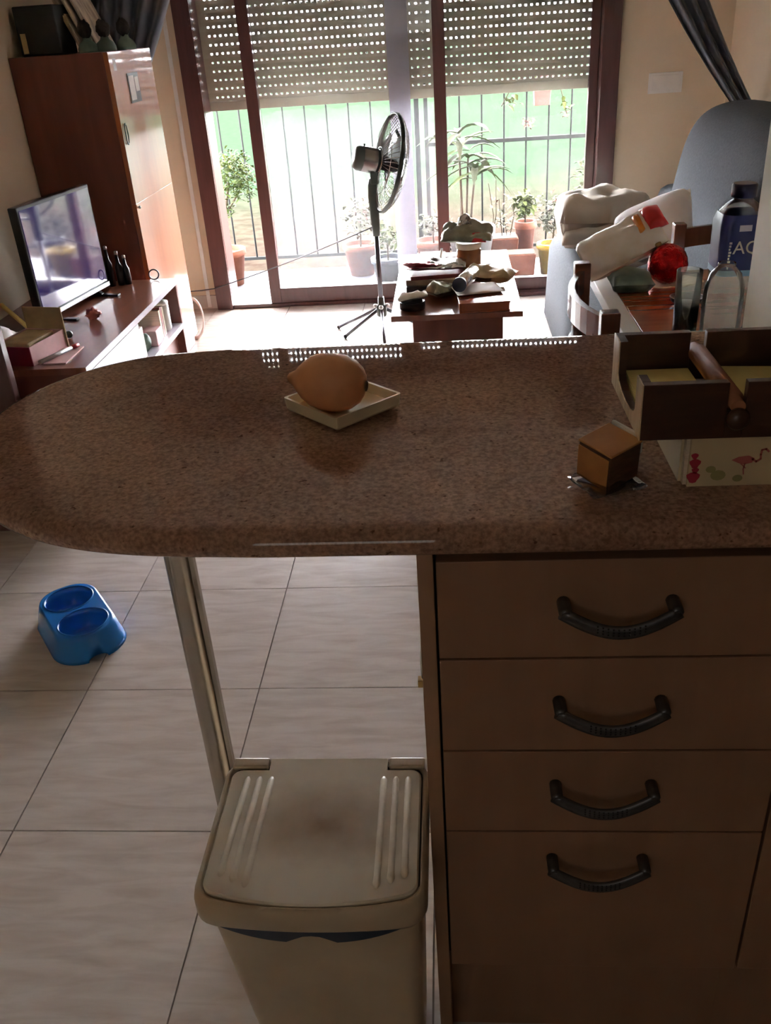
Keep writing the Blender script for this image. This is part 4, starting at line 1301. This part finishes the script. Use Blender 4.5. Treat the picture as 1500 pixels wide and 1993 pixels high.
# small things on the TV unit
gb = thing('gift_box', 'crimson and pink open gift box with upright card lid', 'box', (-1.37, 2.74, UZ))
Tg = Tm((-1.385, 2.735, UZ), rz=math.radians(-12))
wpart(MB().box(-.075, .070, -.10, -.097, 0, .062, Tg), 'front_wall', M['crimson_card'], gb)
wpart(MB().box(.067, .070, -.097, .09, 0, .062, Tg), 'side_wall', M['pink_card'], gb)
wpart(MB().box(-.075, -.072, -.097, .09, 0, .062, Tg).box(-.072, .067, .087, .09, 0, .062, Tg).box(-.072, .067, -.097, .087, 0, .003, Tg), 'tray', M['pink_card'], gb)
wpart(MB().box(-.072, .075, .093, .097, 0, .135, Tg), 'card_lid', M['tan_card'], gb)
wpart(MB().box(-.055, .05, -.08, .07, .004, .068, Tg), 'contents', M['tan_card'], gb, .008)
pw = thing('pen', 'silver and red pen lying beside the gift box', 'pen', (-1.27, 2.70, UZ))
wpart(MB().tube([(-1.315, 2.625, UZ + .012), (-1.262, 2.76, UZ + .012)], .0075, 8), 'barrel', M['silver_pl'], pw)
wpart(MB().tube([(-1.262, 2.76, UZ + .012), (-1.250, 2.79, UZ + .012)], .0078, 8), 'cap', M['foil_red'], pw)
solo(MB().box(-1.31, -1.235, 2.635, 2.80, UZ, UZ + .004), 'pink_leaflet', M['pink_card'], 'pink leaflet lying under the pen on the unit', 'leaflet')
solo(MB().puff(.14, .12, .05, 10, 8, .012, 20, 5, Tm((-1.575, 2.86, UZ + .028))), 'white_cloth', M['white_cloth'], 'crumpled white cloth between the open door and gift box', 'cloth')
ys_ = thing('yellow_ruler', 'yellow wooden ruler sloping behind the gift box', 'ruler', (-1.55, 3.02, UZ))
wpart(MB().tube([(-1.64, 3.10, UZ + .075), (-1.47, 2.955, UZ + .008)], .009, 6), 'stick', M['napkin'], ys_)
wf = MB().ball((-1.318, 3.13, UZ + .02), .026, .022, .018, bump=.7, freq=60)
solo(wf, 'red_bow', M['pink_print'], 'small crumpled red bow on the unit before the television', 'bow')
cb = MB().ball((-1.325, 2.905, UZ + .014), .013)
solo(cb, 'black_marble', M['black_pl'], 'small shiny black ball beside the card lid', 'ball')
for k, (x, y, h) in enumerate(((-1.405, 3.60, .15), (-1.370, 3.615, .125), (-1.345, 3.625, .105))):
    fg = thing('black_bottle', ('tallest', 'middle', 'shortest')[k] + ' of three slim black bottles behind the television', 'bottle', (x, y, UZ), group='slim black bottles by the television')
    wpart(MB().lathe([(.014, UZ), (.016, UZ + .02), (.015, UZ + h * .6), (.007, UZ + h * .75), (.006, UZ + h)], 14, Tm((x, y, 0))), 'body', M['black_pl'], fg)
    wpart(MB().lathe([(.0075, UZ + h), (.0075, UZ + h + .012), (.003, UZ + h + .014)], 10, Tm((x, y, 0))), 'stopper', M['silver_pl'], fg)
solo(MB().ring(.020, .003, Tm((-1.245, 3.668, UZ + .023), rx=math.radians(80), rz=.3), 24, 6), 'metal_ring', M['pewter'], 'small upright metal ring at far end of the unit', 'ring')
solo(MB().ring(.058, .0055, Tm((-1.335, 4.43, .105), rx=math.radians(82)) @ Tm(s=(.85, 1.7, 1)), 36, 8), 'white_hoop', M['white_pl'], 'white oval plastic hoop standing beside the tall cabinet foot', 'hoop')

# ================================================================== STANDING FAN
fn = thing('standing_fan', 'grey pedestal fan with steel guard turned towards the sofa', 'fan', (-.345, 4.30, 0))
fb = Vector((-.345, 4.30, 0))
wpart(MB().tube([fb + Vector((0, 0, .11)), fb + Vector((-.002, 0, .53))], .0115, 12), 'pole', M['fan_tube'], fn)
wpart(MB().lathe([(.022, .115), (.025, .12), (.025, .165), (.017, .172), (.015, .21)], 16, Tm(fb)), 'collar', M['fan_dark'], fn)
for (dx, dy) in ((-.245, .185), (-.195, .02), (.20, .13), (.03, -.30)):
    e = Vector((dx, dy, .010))
    q = wpart(MB().tube([fb + Vector((dx * .07, dy * .07, .150)), fb + e], .0085, 10), 'leg', M['fan_tube'], fn)
    wpart(MB().ball(fb + e, .011), 'end_cap', M['black_pl'], q)
for (dx, dy) in ((-.030, .0), (.030, .0), (0, -.028)):
    wpart(MB().ball(fb + Vector((dx, dy, .165)), .011), 'bolt', M['silver_pl'], fn)
# neck
neck = MB().loft([[(x, y, .505) for x, y in rrect(fb.x - .017, fb.x + .015, fb.y - .018, fb.y + .018, .010)], [(x, y, .56) for x, y in rrect(fb.x - .022, fb.x + .018, fb.y - .02, fb.y + .02, .012)],
                  [(x, y, .68) for x, y in rrect(fb.x - .029, fb.x + .017, fb.y - .024, fb.y + .024, .014)], [(x, y, .735) for x, y in rrect(fb.x - .027, fb.x + .018, fb.y - .022, fb.y + .022, .014)],
                  [(x, y, .765) for x, y in rrect(fb.x - .020, fb.x + .018, fb.y - .018, fb.y + .018, .012)]])
wpart(neck, 'neck', M['fan_dark'], fn)
fa = Vector((.92, .30, -.255)).normalized()          # blowing direction
hc_ = Vector((-.275, 4.315, .822))
Th = align(fa, hc_)
wpart(MB().lathe([(.02, -.165), (.046, -.160), (.054, -.145), (.055, -.06), (.050, -.045), (.03, -.04)], 24, Th), 'motor_housing', M['fan_dark'], fn)
wpart(MB().lathe([(.0556, -.125), (.0562, -.12), (.0562, -.065), (.0556, -.06)], 24, Th, False, False), 'steel_band', M['fan_steel'], fn)
wpart(MB().box(-.020, .020, -.024, .024, -.11, -.03, Tm(hc_ + Vector((-.062, -.02, .028)))), 'pivot', M['fan_dark'], fn, .006)
wpart(MB().tube([hc_ + Vector((-.100, -.025, .06)), hc_ + Vector((-.100, -.025, .095))], .0045, 8), 'swing_knob', M['black_pl'], fn)
wpart(MB().lathe([(.030, -.04), (.034, -.02), (.034, .035), (.026, .052), (.008, .058)], 20, Th), 'hub', M['black_matt'], fn)
RG = .213


def guard(z_rim, z_mid, sgn):
    b = MB()
    for (R_, zz, rr_) in ((RG, z_rim, .0048), (RG * .66, z_mid * .55 + z_rim * .45, .0018), (RG * .30, z_mid, .0018), (.052, z_mid, .003)):
        b.ring(R_, rr_, Th @ Tm((0, 0, zz)), 48, 6)
    for k in range(56):
        a = 2 * math.pi * k / 56
        pts = [(.05, z_mid), (RG * .45, z_mid + (z_rim - z_mid) * .08), (RG * .8, z_mid + (z_rim - z_mid) * .40), (RG * .96, z_mid + (z_rim - z_mid) * .75), (RG, z_rim)]
        b.tube([(q * math.cos(a), q * math.sin(a), z) for q, z in pts], .0014, 4, False, Th)
    return b


g1 = wpart(guard(-.005, -.045, -1), 'rear_guard', M['fan_steel'], fn)
g2 = wpart(guard(.005, .070, 1), 'front_guard', M['fan_steel'], fn)
wpart(MB().lathe([(.050, .068), (.050, .074), (.03, .078)], 24, Th), 'badge', M['fan_steel'], g2)
wpart(MB().lathe([(RG + .003, -.010), (RG + .006, -.008), (RG + .006, .008), (RG + .003, .010)], 56, Th, False, False), 'rim_band', M['fan_dark'], fn)
for k in range(3):
    a0 = 2 * math.pi * k / 3 + .4
    vs_, fs_ = [], []
    for i in range(7):
        rr_ = .03 + (.185 - .03) * i / 6
        wid = .45 * (1 + .5 * math.sin(math.pi * i / 6))
        for j in range(4):
            t_ = j / 3 - .5
            a = a0 + wid * t_ * 1.6
            vs_.append((rr_ * math.cos(a), rr_ * math.sin(a), .006 + .040 * t_))
    for i in range(6):
        for j in range(3):
            fs_.append((i * 4 + j, (i + 1) * 4 + j, (i + 1) * 4 + j + 1, i * 4 + j + 1))
    bl = wpart(MB().add(vs_, fs_, True, Th), 'blade', M['blade'], fn)
    sm = bl.modifiers.new('thick', 'SOLIDIFY'); sm.thickness = .002
# power cable from the fan to the wall
cbl = MB()
A_, B_ = Vector((-.3635, 4.299, .545)), Vector((-1.34, 4.93, .125))
pts = []
for k in range(13):
    t_ = k / 12
    p = A_.lerp(B_, t_); p.z -= .012 * math.sin(math.pi * t_)
    pts.append(p)
pts += [Vector((-1.42, 4.962, .11)), Vector((-1.55, 4.965, .105)), Vector((-1.69, 4.965, .10))]
cbl.tube(pts, .0032, 6)
solo(cbl, 'power_cable', M['fan_tube'], 'thin dark cable stretched from the fan to the left wall', 'cable', origin=(-1.0, 4.7, .1))

# ================================================================== COFFEE TABLE
ct = thing('coffee_table', 'cherry wood coffee table with solid base, cluttered top', 'coffee table', (.02, 3.75, 0))
TZc = .42
wpart(MB().box(-.229, .266, 3.262, 4.255, TZc - .022, TZc), 'top', M['cherry'], ct, .002)
wpart(MB().box(-.150, .195, 3.31, 4.17, 0, TZc - .022), 'base', M['cherry_side'], ct, .002)
Tz = TZc
bk = thing('photo_album', 'thick brown album with papers at the near edge of coffee table', 'album', (.115, 3.375, Tz))
Ta = Tm((.118, 3.372, Tz), rz=.06)
wpart(MB().box(-.095, .095, -.105, .095, 0, .006, Ta).box(-.095, .095, -.105, .095, .032, .038, Ta).box(-.095, -.090, -.105, .095, .006, .032, Ta), 'cover', M['table_wood'], bk, .001)
wpart(MB().box(-.089, .092, -.102, .092, .006, .032, Ta), 'pages', M['table_wood'], bk)
solo(MB().puff(.19, .15, .012, 12, 8, .006, 22, 4, Tm((.10, 3.43, Tz + .046), rz=.2)), 'crumpled_paper', M['paper'], 'crumpled white paper lying on the brown album', 'paper')
bt = thing('foil_tube', 'silver foil tube with dark round end lying on the papers', 'tube', (.06, 3.42, Tz + .05))
wpart(MB().tube([(.035, 3.36, Tz + .085), (.090, 3.56, Tz + .077)], .027, 16), 'tube', M['foil'], bt)
wpart(MB().tube([(.031, 3.345, Tz + .0855), (.0352, 3.361, Tz + .085)], .0275, 16), 'dark_end', M['navy_cap'], bt)
at = thing('ashtray', 'black round ashtray with a torn white packet on coffee table', 'ashtray', (-.15, 3.355, Tz))
wpart(MB().lathe([(.042, Tz), (.050, Tz + .004), (.050, Tz + .03), (.044, Tz + .03), (.040, Tz + .012)], 20, Tm((-.15, 3.355, 0))), 'dish', M['black_pl'], at)
wpart(MB().puff(.12, .07, .02, 10, 6, .012, 30, 8, Tm((-.15, 3.37, Tz + .045), rz=.15, ry=-.12)), 'torn_packet', M['icing'], at)
k_ = 0
for (x, y, w_, d_, h0, h1, m_, a, lab) in ((-.075, 3.66, .22, .19, 0, .028, 'mag_dark', .05, 'lowest dark magazine pile left on the coffee table'), (-.07, 3.66, .21, .17, .0285, .050, 'mag_tan', -.08, 'tan covered magazine in the pile on coffee table'), (-.06, 3.67, .22, .17, .0505, .066, 'mag_red', .10, 'red covered magazine on top of the coffee table pile')):
    solo(MB().box(-w_ / 2, w_ / 2, -d_ / 2, d_ / 2, h0, h1, Tm((x, y, Tz), rz=a)), 'magazine', M[m_], lab, 'magazine', .001, 'magazines piled on the coffee table')
solo(MB().puff(.25, .16, .024, 14, 10, .016, 18, 3, Tm((-.055, 3.68, Tz + .088), rz=-.05)), 'foil_wrapper', M['foil'], 'crumpled silver foil wrapper on the magazine pile', 'wrapper')
solo(MB().puff(.16, .10, .02, 12, 8, .012, 22, 6, Tm((-.125, 3.63, Tz + .105), rz=.5, ry=.1)), 'red_wrapper', M['foil_red'], 'crumpled red snack wrapper beside the silver foil', 'wrapper')
solo(MB().puff(.13, .09, .04, 12, 8, .016, 18, 11, Tm((-.03, 3.50, Tz + .030), rz=.6)), 'olive_wrapper', M['foil_olive'], 'crumpled olive wrapper in the middle of coffee table', 'wrapper')
solo(MB().puff(.20, .14, .06, 12, 8, .02, 16, 15, Tm((.165, 3.62, Tz + .055), rz=-.4)), 'brown_bag', M['tan_card'], 'crumpled brown paper bag right on the coffee table', 'bag')
jr = thing('amber_jar', 'straight amber jar with white lid supporting a snack packet', 'jar', (.078, 3.78, Tz))
wpart(MB().lathe([(.046, Tz), (.051, Tz + .006), (.052, Tz + .118), (.046, Tz + .124)], 24, Tm((.078, 3.78, 0))), 'jar', M['brown_glass'], jr)
wpart(MB().lathe([(.050, Tz + .124), (.053, Tz + .126), (.053, Tz + .148), (.050, Tz + .150)], 24, Tm((.078, 3.78, 0))), 'lid', M['icing'], jr)
sn = thing('snack_packet', 'olive and silver snack packet lying on the jar lid', 'packet', (.075, 3.78, Tz + .150))
wpart(MB().puff(.22, .15, .040, 18, 12, .022, 20, 21, Tm((.073, 3.78, Tz + .186), rx=.30, rz=-.1), sq=.8), 'packet', M['foil_olive'], sn)
wpart(MB().puff(.07, .05, .05, 8, 6, .03, 40, 2, Tm((.07, 3.80, Tz + .222), rx=.4)), 'torn_top', M['foil'], sn)
wpart(MB().puff(.062, .05, .022, 8, 6, .003, 30, 2, Tm((.118, 3.727, Tz + .176), rx=.75)), 'red_print', M['print_red'], sn)
gl = thing('clear_tray', 'clear plastic tray standing behind the magazines', 'tray', (-.075, 3.92, Tz))
wpart(MB().box(-.13, -.02, 3.88, 3.884, Tz, Tz + .07).box(-.13, -.127, 3.884, 3.98, Tz, Tz + .07).box(-.023, -.02, 3.884, 3.98, Tz, Tz + .07).box(-.13, -.02, 3.98, 3.984, Tz, Tz + .07).box(-.13, -.02, 3.884, 3.98, Tz, Tz + .003), 'tray', M['wrap'], gl)
wpart(MB().tube([(-.05, 3.93, Tz + .004), (-.035, 3.90, Tz + .10)], .005, 6), 'stirrer', M['silver_pl'], gl)
solo(MB().box(.135, .175, 3.86, 3.90, Tz, Tz + .035), 'grey_box', M['fan_tube'], 'small grey box right of the amber jar', 'box', .003)
solo(MB().box(-.03, .035, 4.02, 4.10, Tz, Tz + .035), 'blue_packet', M['lam_pale'], 'pale packet at the far end of coffee table', 'packet', .003)

# ================================================================== SOFA
so = thing('sofa', 'grey slipcovered sofa against the right wall', 'sofa', (.95, 3.85, 0))
def soft_box(x0, x1, y0, y1, z0, z1, r=.06, flare=0.0):
    rings = []
    for (z, ins) in ((z0, -flare), (z0 + (z1 - z0) * .5, -flare * .4), (z1 - r, 0), (z1 - r * .4, r * .18), (z1 - r * .12, r * .5), (z1, r)):
        rings.append([(x, y, z) for x, y in rrect(x0 + ins, x1 - ins * .2, y0 + ins, y1 - ins, max(.03, r), 5)])
    return MB().loft(rings)
wpart(soft_box(.50, 1.385, 3.02, 4.66, .005, .41, .07, .015), 'seat', M['sofa'], so)
prof_s = [(.86, .36), (.93, .55), (.965, .735), (.985, .86), (1.02, .955), (1.07, 1.005), (1.14, 1.03), (1.24, 1.035), (1.33, 1.01), (1.385, .95), (1.388, .36)]
def sofa_ring(y, s):
    cx, cz = 1.15, .55
    return [(cx + (x - cx) * s, y, cz + (z - cz) * s) for x, z in prof_s]
b = MB().loft([sofa_ring(3.02, .90), sofa_ring(3.04, .97), sofa_ring(3.09, 1.0), sofa_ring(3.55, 1.01), sofa_ring(4.02, 1.0), sofa_ring(4.08, .97), sofa_ring(4.10, .92)])
_bk = wpart(b, 'backrest', M['sofa'], so)
_ss = _bk.modifiers.new('round', 'SUBSURF'); _ss.levels = 2; _ss.render_levels = 2
wpart(soft_box(1.02, 1.385, 4.12, 4.66, .38, .62, .06), 'corner_cushion', M['sofa'], so)
# bundle of clothes
cl = thing('clothes_bundle', 'crumpled ivory jacket bundled on the sofa below the window', 'clothes', (.71, 4.32, .41))
b = MB().puff(.44, .34, .235, 20, 16, .028, 7, 4, Tm((.712, 4.33, .537), ry=.02), sq=.34, flat=.0)
wpart(b, 'jacket', M['offwhite_cloth'], cl)
wpart(MB().puff(.40, .16, .10, 16, 8, .02, 9, 9, Tm((.70, 4.215, .485), rx=.5), sq=.4), 'sleeve', M['offwhite_cloth'], cl)
wpart(MB().box(-.035, .035, -.008, .008, -.014, .014, Tm((.835, 4.135, .590), rz=.1)), 'buckle', M['black_pl'], cl, .004)
wpart(MB().tube([(.865, 4.14, .592), (.90, 4.16, .60), (.925, 4.19, .585)], .006, 6).tube([(.80, 4.137, .588), (.775, 4.135, .575)], .005, 6), 'strap', M['black_matt'], cl)
# grey cushion below the white one
solo(MB().puff(.38, .38, .12, 12, 12, .004, 6, 5, Tm((.72, 3.36, .472)), sq=.5), 'grey_cushion', M['sofa'], 'grey cushion lying on the sofa under the white cushion', 'cushion')
# white cushion
cu = thing('white_cushion', 'white pointed cushion leaning against the sofa backrest', 'cushion', (.84, 3.42, .41))
_n = Vector((-.5, -.3, .81)).normalized(); _uu = (Vector((0, 0, 1)) - _n.z * _n).normalized(); _vv = _n.cross(_uu)
_px = (_uu + _vv).normalized(); _py = _n.cross(_px)
_pm = Matrix(((_px.x, _py.x, _n.x, .735), (_px.y, _py.y, _n.y, 3.36), (_px.z, _py.z, _n.z, .672), (0, 0, 0, 1)))
b = MB().puff(.31, .31, .12, 14, 14, .006, 6, 3, _pm, sq=.6)
wpart(b, 'cover', M['white_cloth'], cu)

# ================================================================== DINING TABLE AND CHAIRS
dt = thing('dining_table', 'reddish wooden dining table with a pale edge strip', 'table', (.80, 2.08, 0))
DZ = .76
wpart(MB().box(.420, 1.22, 1.76, 2.44, DZ - .028, DZ), 'top', M['table_wood'], dt, .002)
wpart(MB().box(.378, .4195, 1.76, 2.44, DZ - .028, DZ), 'edge_strip', M['white_pl'], dt, .002)
for (x, y) in ((.46, 1.81), (1.17, 1.81), (.46, 2.39), (1.17, 2.39)):
    wpart(MB().box(x - .025, x + .025, y - .025, y + .025, 0, DZ - .028), 'leg', M['chair_wood'], dt, .003)
wpart(MB().box(.47, 1.16, 1.80, 1.815, DZ - .10, DZ - .028).box(.47, 1.16, 2.385, 2.40, DZ - .10, DZ - .028), 'apron', M['chair_wood'], dt)


def dining_chair(loc, rz, label, zt, width):
    """local: back along x at y=0, seat runs to -y; front faces -y"""
    c = thing('dining_chair', label, 'chair', loc, rz, group='dark wooden dining chairs')
    w2 = width / 2
    MB().box(-w2, w2, -.42, -.01, .43, .46).build('seat', M['chair_wood'], c, .004)
    for sx in (-1, 1):
        x = sx * (w2 - .02)
        MB().hexa([(x - .018, -.02, 0), (x + .018, -.02, 0), (x + .018, .02, 0), (x - .018, .02, 0)], [(x - .018, -.016, zt), (x + .018, -.016, zt), (x + .018, .024, zt), (x - .018, .024, zt)]).build('leg', M['chair_wood'], c, .003)
        MB().box(x - .018, x + .018, -.415, -.38, 0, .43).build('leg', M['chair_wood'], c, .003)
    # bowed rails
    for (za, zb, nm) in ((zt - .075, zt - .018, 'top_rail'), (zt - .20, zt - .16, 'lower_rail')):
        rings = []
        for k in range(13):
            u = 2 * k / 12 - 1
            x = u * (w2 - .03)
            y = .004 + .050 * (1 - u * u)
            rings.append([(x, y - .008, za), (x, y + .008, za), (x, y + .008, zb), (x, y - .008, zb)])
        MB().loft(rings, True, True, False).build(nm, M['chair_wood'], c)
    MB().box(-w2 + .03, w2 - .03, -.40, -.02, .39, .43).build('seat_frame', M['chair_wood'], c)
    return c


dining_chair((.338, 2.075, 0), math.radians(90), 'dark wooden dining chair with bowed back left of dining table', .832, .47)
dining_chair((.90, 2.86, 0), 0, 'dark wooden dining chair behind the table, below the white cushion', .795, .42)

# on the dining table
dy = MB()
pts = []
for k in range(72):
    a = 2 * math.pi * k / 72
    r_ = .075 + .006 * abs(math.sin(6 * a))
    pts.append((.560 + r_ * 1.15 * math.cos(a), 2.335 + r_ * .75 * math.sin(a)))
dy.prism(pts, DZ, DZ + .002)
solo(dy, 'lace_doily', M['lace'], 'cream scalloped lace doily under the red ball', 'doily')
rb = thing('christmas_ball', 'shiny red sequined christmas ball on the lace doily', 'bauble', (.553, 2.315, DZ + .002))
wpart(MB().ball((.553, 2.315, DZ + .002 + .0495), .0495, n=40, m=26, bump=.06, freq=420), 'ball', M['red_ball'], rb)
wpart(MB().lathe([(.008, 0), (.008, .01), (.004, .012)], 12, align((-.45, .2, .85), Vector((.553, 2.315, DZ + .0515)) + Vector((-.45, .2, .85)).normalized() * .048)), 'cap', M['brass'], rb)
br = thing('bread_bag', 'plastic bread bag with red and orange print leaning up', 'bag', (.43, 2.39, DZ))
d_ = Vector((.205, .03, .105)).normalized()
ang = math.atan2(d_.z, d_.x)
Tbr = Tm((.445, 2.39, DZ + .090), ry=-ang, rx=.48)
wpart(MB().puff(.225, .15, .055, 20, 12, .010, 18, 8, Tbr, sq=.42), 'bag', M['bread_bag'], br)
wpart(MB().puff(.050, .085, .030, 8, 8, .006, 22, 3, Tbr @ Tm((.100, .008, .018), ry=.25)), 'red_print', M['print_red'], br)
wpart(MB().puff(.020, .07, .022, 6, 8, .004, 22, 4, Tbr @ Tm((.060, .004, .026), ry=.25)), 'orange_print', M['print_orange'], br)
solo(MB().puff(.11, .10, .05, 10, 8, .01, 20, 6, Tm((.455, 2.275, DZ + .024))), 'dark_cloth', M['green_cloth'], 'dark green folded cloth under the bread bag', 'cloth')
solo(MB().lathe([(.022, DZ), (.036, DZ + .010), (.040, DZ + .020), (.036, DZ + .020), (.022, DZ + .006)], 24, Tm((.560, 2.125, 0))), 'black_saucer', M['black_pl'], 'black saucer with silver rim on the dining table', 'saucer')

# blue labelled water bottle
bo = thing('water_bottle', 'clear drinks bottle with dark blue label and navy cap', 'bottle', (.592, 1.90, DZ))
bo_c = (.592, 1.90)
def sq(hw, z, r=.018):
    return [(bo_c[0] + x, bo_c[1] + y, z) for x, y in rrect(-hw, hw, -hw, hw, min(r, hw * .98), 6)]
rings = [sq(.036, DZ), sq(.044, DZ + .006), sq(.045, DZ + .14), sq(.046, DZ + .15), sq(.046, DZ + .235), sq(.041, DZ + .255, .025), sq(.030, DZ + .272, .026), sq(.020, DZ + .280, .0195), sq(.0195, DZ + .284, .019)]
wpart(MB().loft(rings, True, False), 'bottle_body', M['bottle'], bo)
wpart(MB().loft([sq(.0465, DZ + .148, .019), sq(.0468, DZ + .238, .019), sq(.0425, DZ + .256, .025)], False, False), 'label', M['label_blue'], bo)
wpart(MB().loft([sq(.0466, DZ + .136, .019), sq(.0466, DZ + .1478, .019)], False, False), 'label_edge', M['label_light'], bo)
wpart(MB().loft([sq(.0205, DZ + .284, .02), sq(.0245, DZ + .285, .024), sq(.0245, DZ + .308, .024), sq(.0225, DZ + .311, .022)], True, True), 'cap', M['navy_cap'], bo)
# flat lettering on the label
def text_part(body, size, loc, rot, material, parent, name='lettering', ext=.0003):
    cu_ = bpy.data.curves.new(name, 'FONT')
    cu_.body = body; cu_.size = size; cu_.extrude = ext
    o = bpy.data.objects.new(name, cu_)
    col.objects.link(o)
    dg = bpy.context.evaluated_depsgraph_get()
    me = bpy.data.meshes.new_from_object(o.evaluated_get(dg))
    bpy.data.objects.remove(o)
    me.materials.clear(); me.materials.append(material)
    o = bpy.data.objects.new(name, me)
    col.objects.link(o)
    o.parent = parent
    o.location = Vector(loc) - Vector(parent.location)
    o.rotation_euler = rot
    return o
text_part('AQUA', .036, (.5695, 1.90 - .0475, DZ + .182), (math.pi / 2, 0, 0), M['label_text'], bo)
b = MB()
for k in range(9):
    b.box(.5615, .5645 + .0012 * (k % 3), 1.90 - .0478, 1.90 - .0470, DZ + .152 + k * .0062, DZ + .156 + k * .0062)
wpart(b, 'side_lettering', M['label_text'], bo)
wpart(MB().box(.578, .602, 1.90 - .0478, 1.90 - .0470, DZ + .226, DZ + .238), 'label_patch', M['lam_pale'], bo)

# clear bottle and tumbler in front
jb = thing('glass_carafe', 'clear glass carafe in front of the blue labelled bottle', 'carafe', (.548, 1.80, DZ))
wpart(MB().lathe([(.034, DZ), (.039, DZ + .004), (.040, DZ + .10), (.038, DZ + .135), (.030, DZ + .158), (.019, DZ + .170), (.017, DZ + .172)], 28, Tm((.5465, 1.802, 0)), True, False), 'body', M['glassjar'], jb)
wpart(MB().lathe([(.0165, DZ + .172), (.0175, DZ + .174), (.0175, DZ + .178), (.0165, DZ + .179)], 20, Tm((.5465, 1.802, 0)), False, False), 'neck', M['glassjar'], jb)
tg = thing('glass_tumbler', 'straight clear glass tumbler left of the glass carafe', 'glass', (.478, 1.80, DZ))
wpart(MB().lathe([(.022, DZ), (.0235, DZ + .003), (.0255, DZ + .165), (.0250, DZ + .166), (.0235, DZ + .164), (.0215, DZ + .010)], 24, Tm((.478, 1.81, 0)), True, True), 'glass', M['glassjar'], tg)
wpart(MB().lathe([(.0205, DZ + .0105), (.0225, DZ + .10)], 24, Tm((.478, 1.81, 0))), 'drink', M['lam_pale'], tg)

# ================================================================== CURTAINS
def swag(name, tops, bots, y, label, n=16, folds=5, depth=.03, zs=8, mid=None):
    """gathered curtain hanging from a rod edge to a tie point; both given as (x,z) left/right ends"""
    rows = []
    for j in range(zs + 1):
        t_ = j / zs
        row = []
        for i in range(n + 1):
            u = i / n
            tx = tops[0][0] + (tops[1][0] - tops[0][0]) * u
            tz = tops[0][1] + (tops[1][1] - tops[0][1]) * u
            bx_ = bots[0][0] + (bots[1][0] - bots[0][0]) * u
            bz = bots[0][1] + (bots[1][1] - bots[0][1]) * u
            x = tx + (bx_ - tx) * (t_ ** 1.25 if mid is None else t_ ** mid)
            z = tz + (bz - tz) * t_
            yy_ = y + depth * math.sin(u * folds * math.pi * 2) * (1 - .35 * t_)
            row.append((x, yy_, z))
        rows.append(row)
    vs_, fs_ = [], []
    for r_ in rows: vs_ += r_
    for j in range(zs):
        for i in range(n):
            a = j * (n + 1) + i
            fs_.append((a, a + 1, a + n + 2, a + n + 1))
    return MB().add(vs_, fs_, True)


cr = thing('curtain', 'slate grey curtain swept aside to a tie at the right wall', 'curtain', (1.30, 4.42, .60), group='slate grey curtains')
c1 = wpart(swag('curtain', ((.54, 2.46), (.80, 2.46)), ((1.285, .955), (1.385, .935)), 4.42, '', 48, 3, .03, 18, 1.68), 'drape', M['curtain'], cr)
c1.modifiers.new('thick', 'SOLIDIFY').thickness = .003
wpart(MB().ring(.035, .008, Tm((1.345, 4.42, .945), ry=.5), 20, 8), 'tie_band', M['curtain'], cr)
c2 = wpart(swag('curtain_tail', ((1.30, .950), (1.388, .935)), ((1.28, .66), (1.385, .66)), 4.42, '', 24, 4, .022, 6), 'tail', M['curtain'], cr)
c2.modifiers.new('thick', 'SOLIDIFY').thickness = .003
cl_ = thing('curtain', 'slate grey curtain gathered at the left corner behind the tall cabinet', 'curtain', (-1.45, 4.42, .6), group='slate grey curtains')
c3 = wpart(swag('curtain', ((-1.62, 2.46), (-.93, 2.46)), ((-1.66, 1.08), (-1.48, 1.05)), 4.42, '', 48, 5, .03, 18, 1.7), 'drape', M['curtain'], cl_)
c3.modifiers.new('thick', 'SOLIDIFY').thickness = .003
c4 = wpart(swag('curtain_tail', ((-1.66, 1.08), (-1.48, 1.05)), ((-1.66, .60), (-1.52, .60)), 4.42, '', 24, 4, .022, 6), 'tail', M['curtain'], cl_)
c4.modifiers.new('thick', 'SOLIDIFY').thickness = .003
rdp = thing('curtain_rod', 'dark curtain rod above the terrace window', 'curtain rod', (-.15, 4.42, 2.47))
wpart(MB().tube([(-1.68, 4.42, 2.48), (1.38, 4.42, 2.48)], .011, 10), 'rod', M['black_matt'], rdp)
for x in (-1.5, 1.2):
    wpart(MB().tube([(x, 4.42, 2.48), (x, 4.42, ZC - .001)], .008, 8), 'bracket', M['black_matt'], rdp)
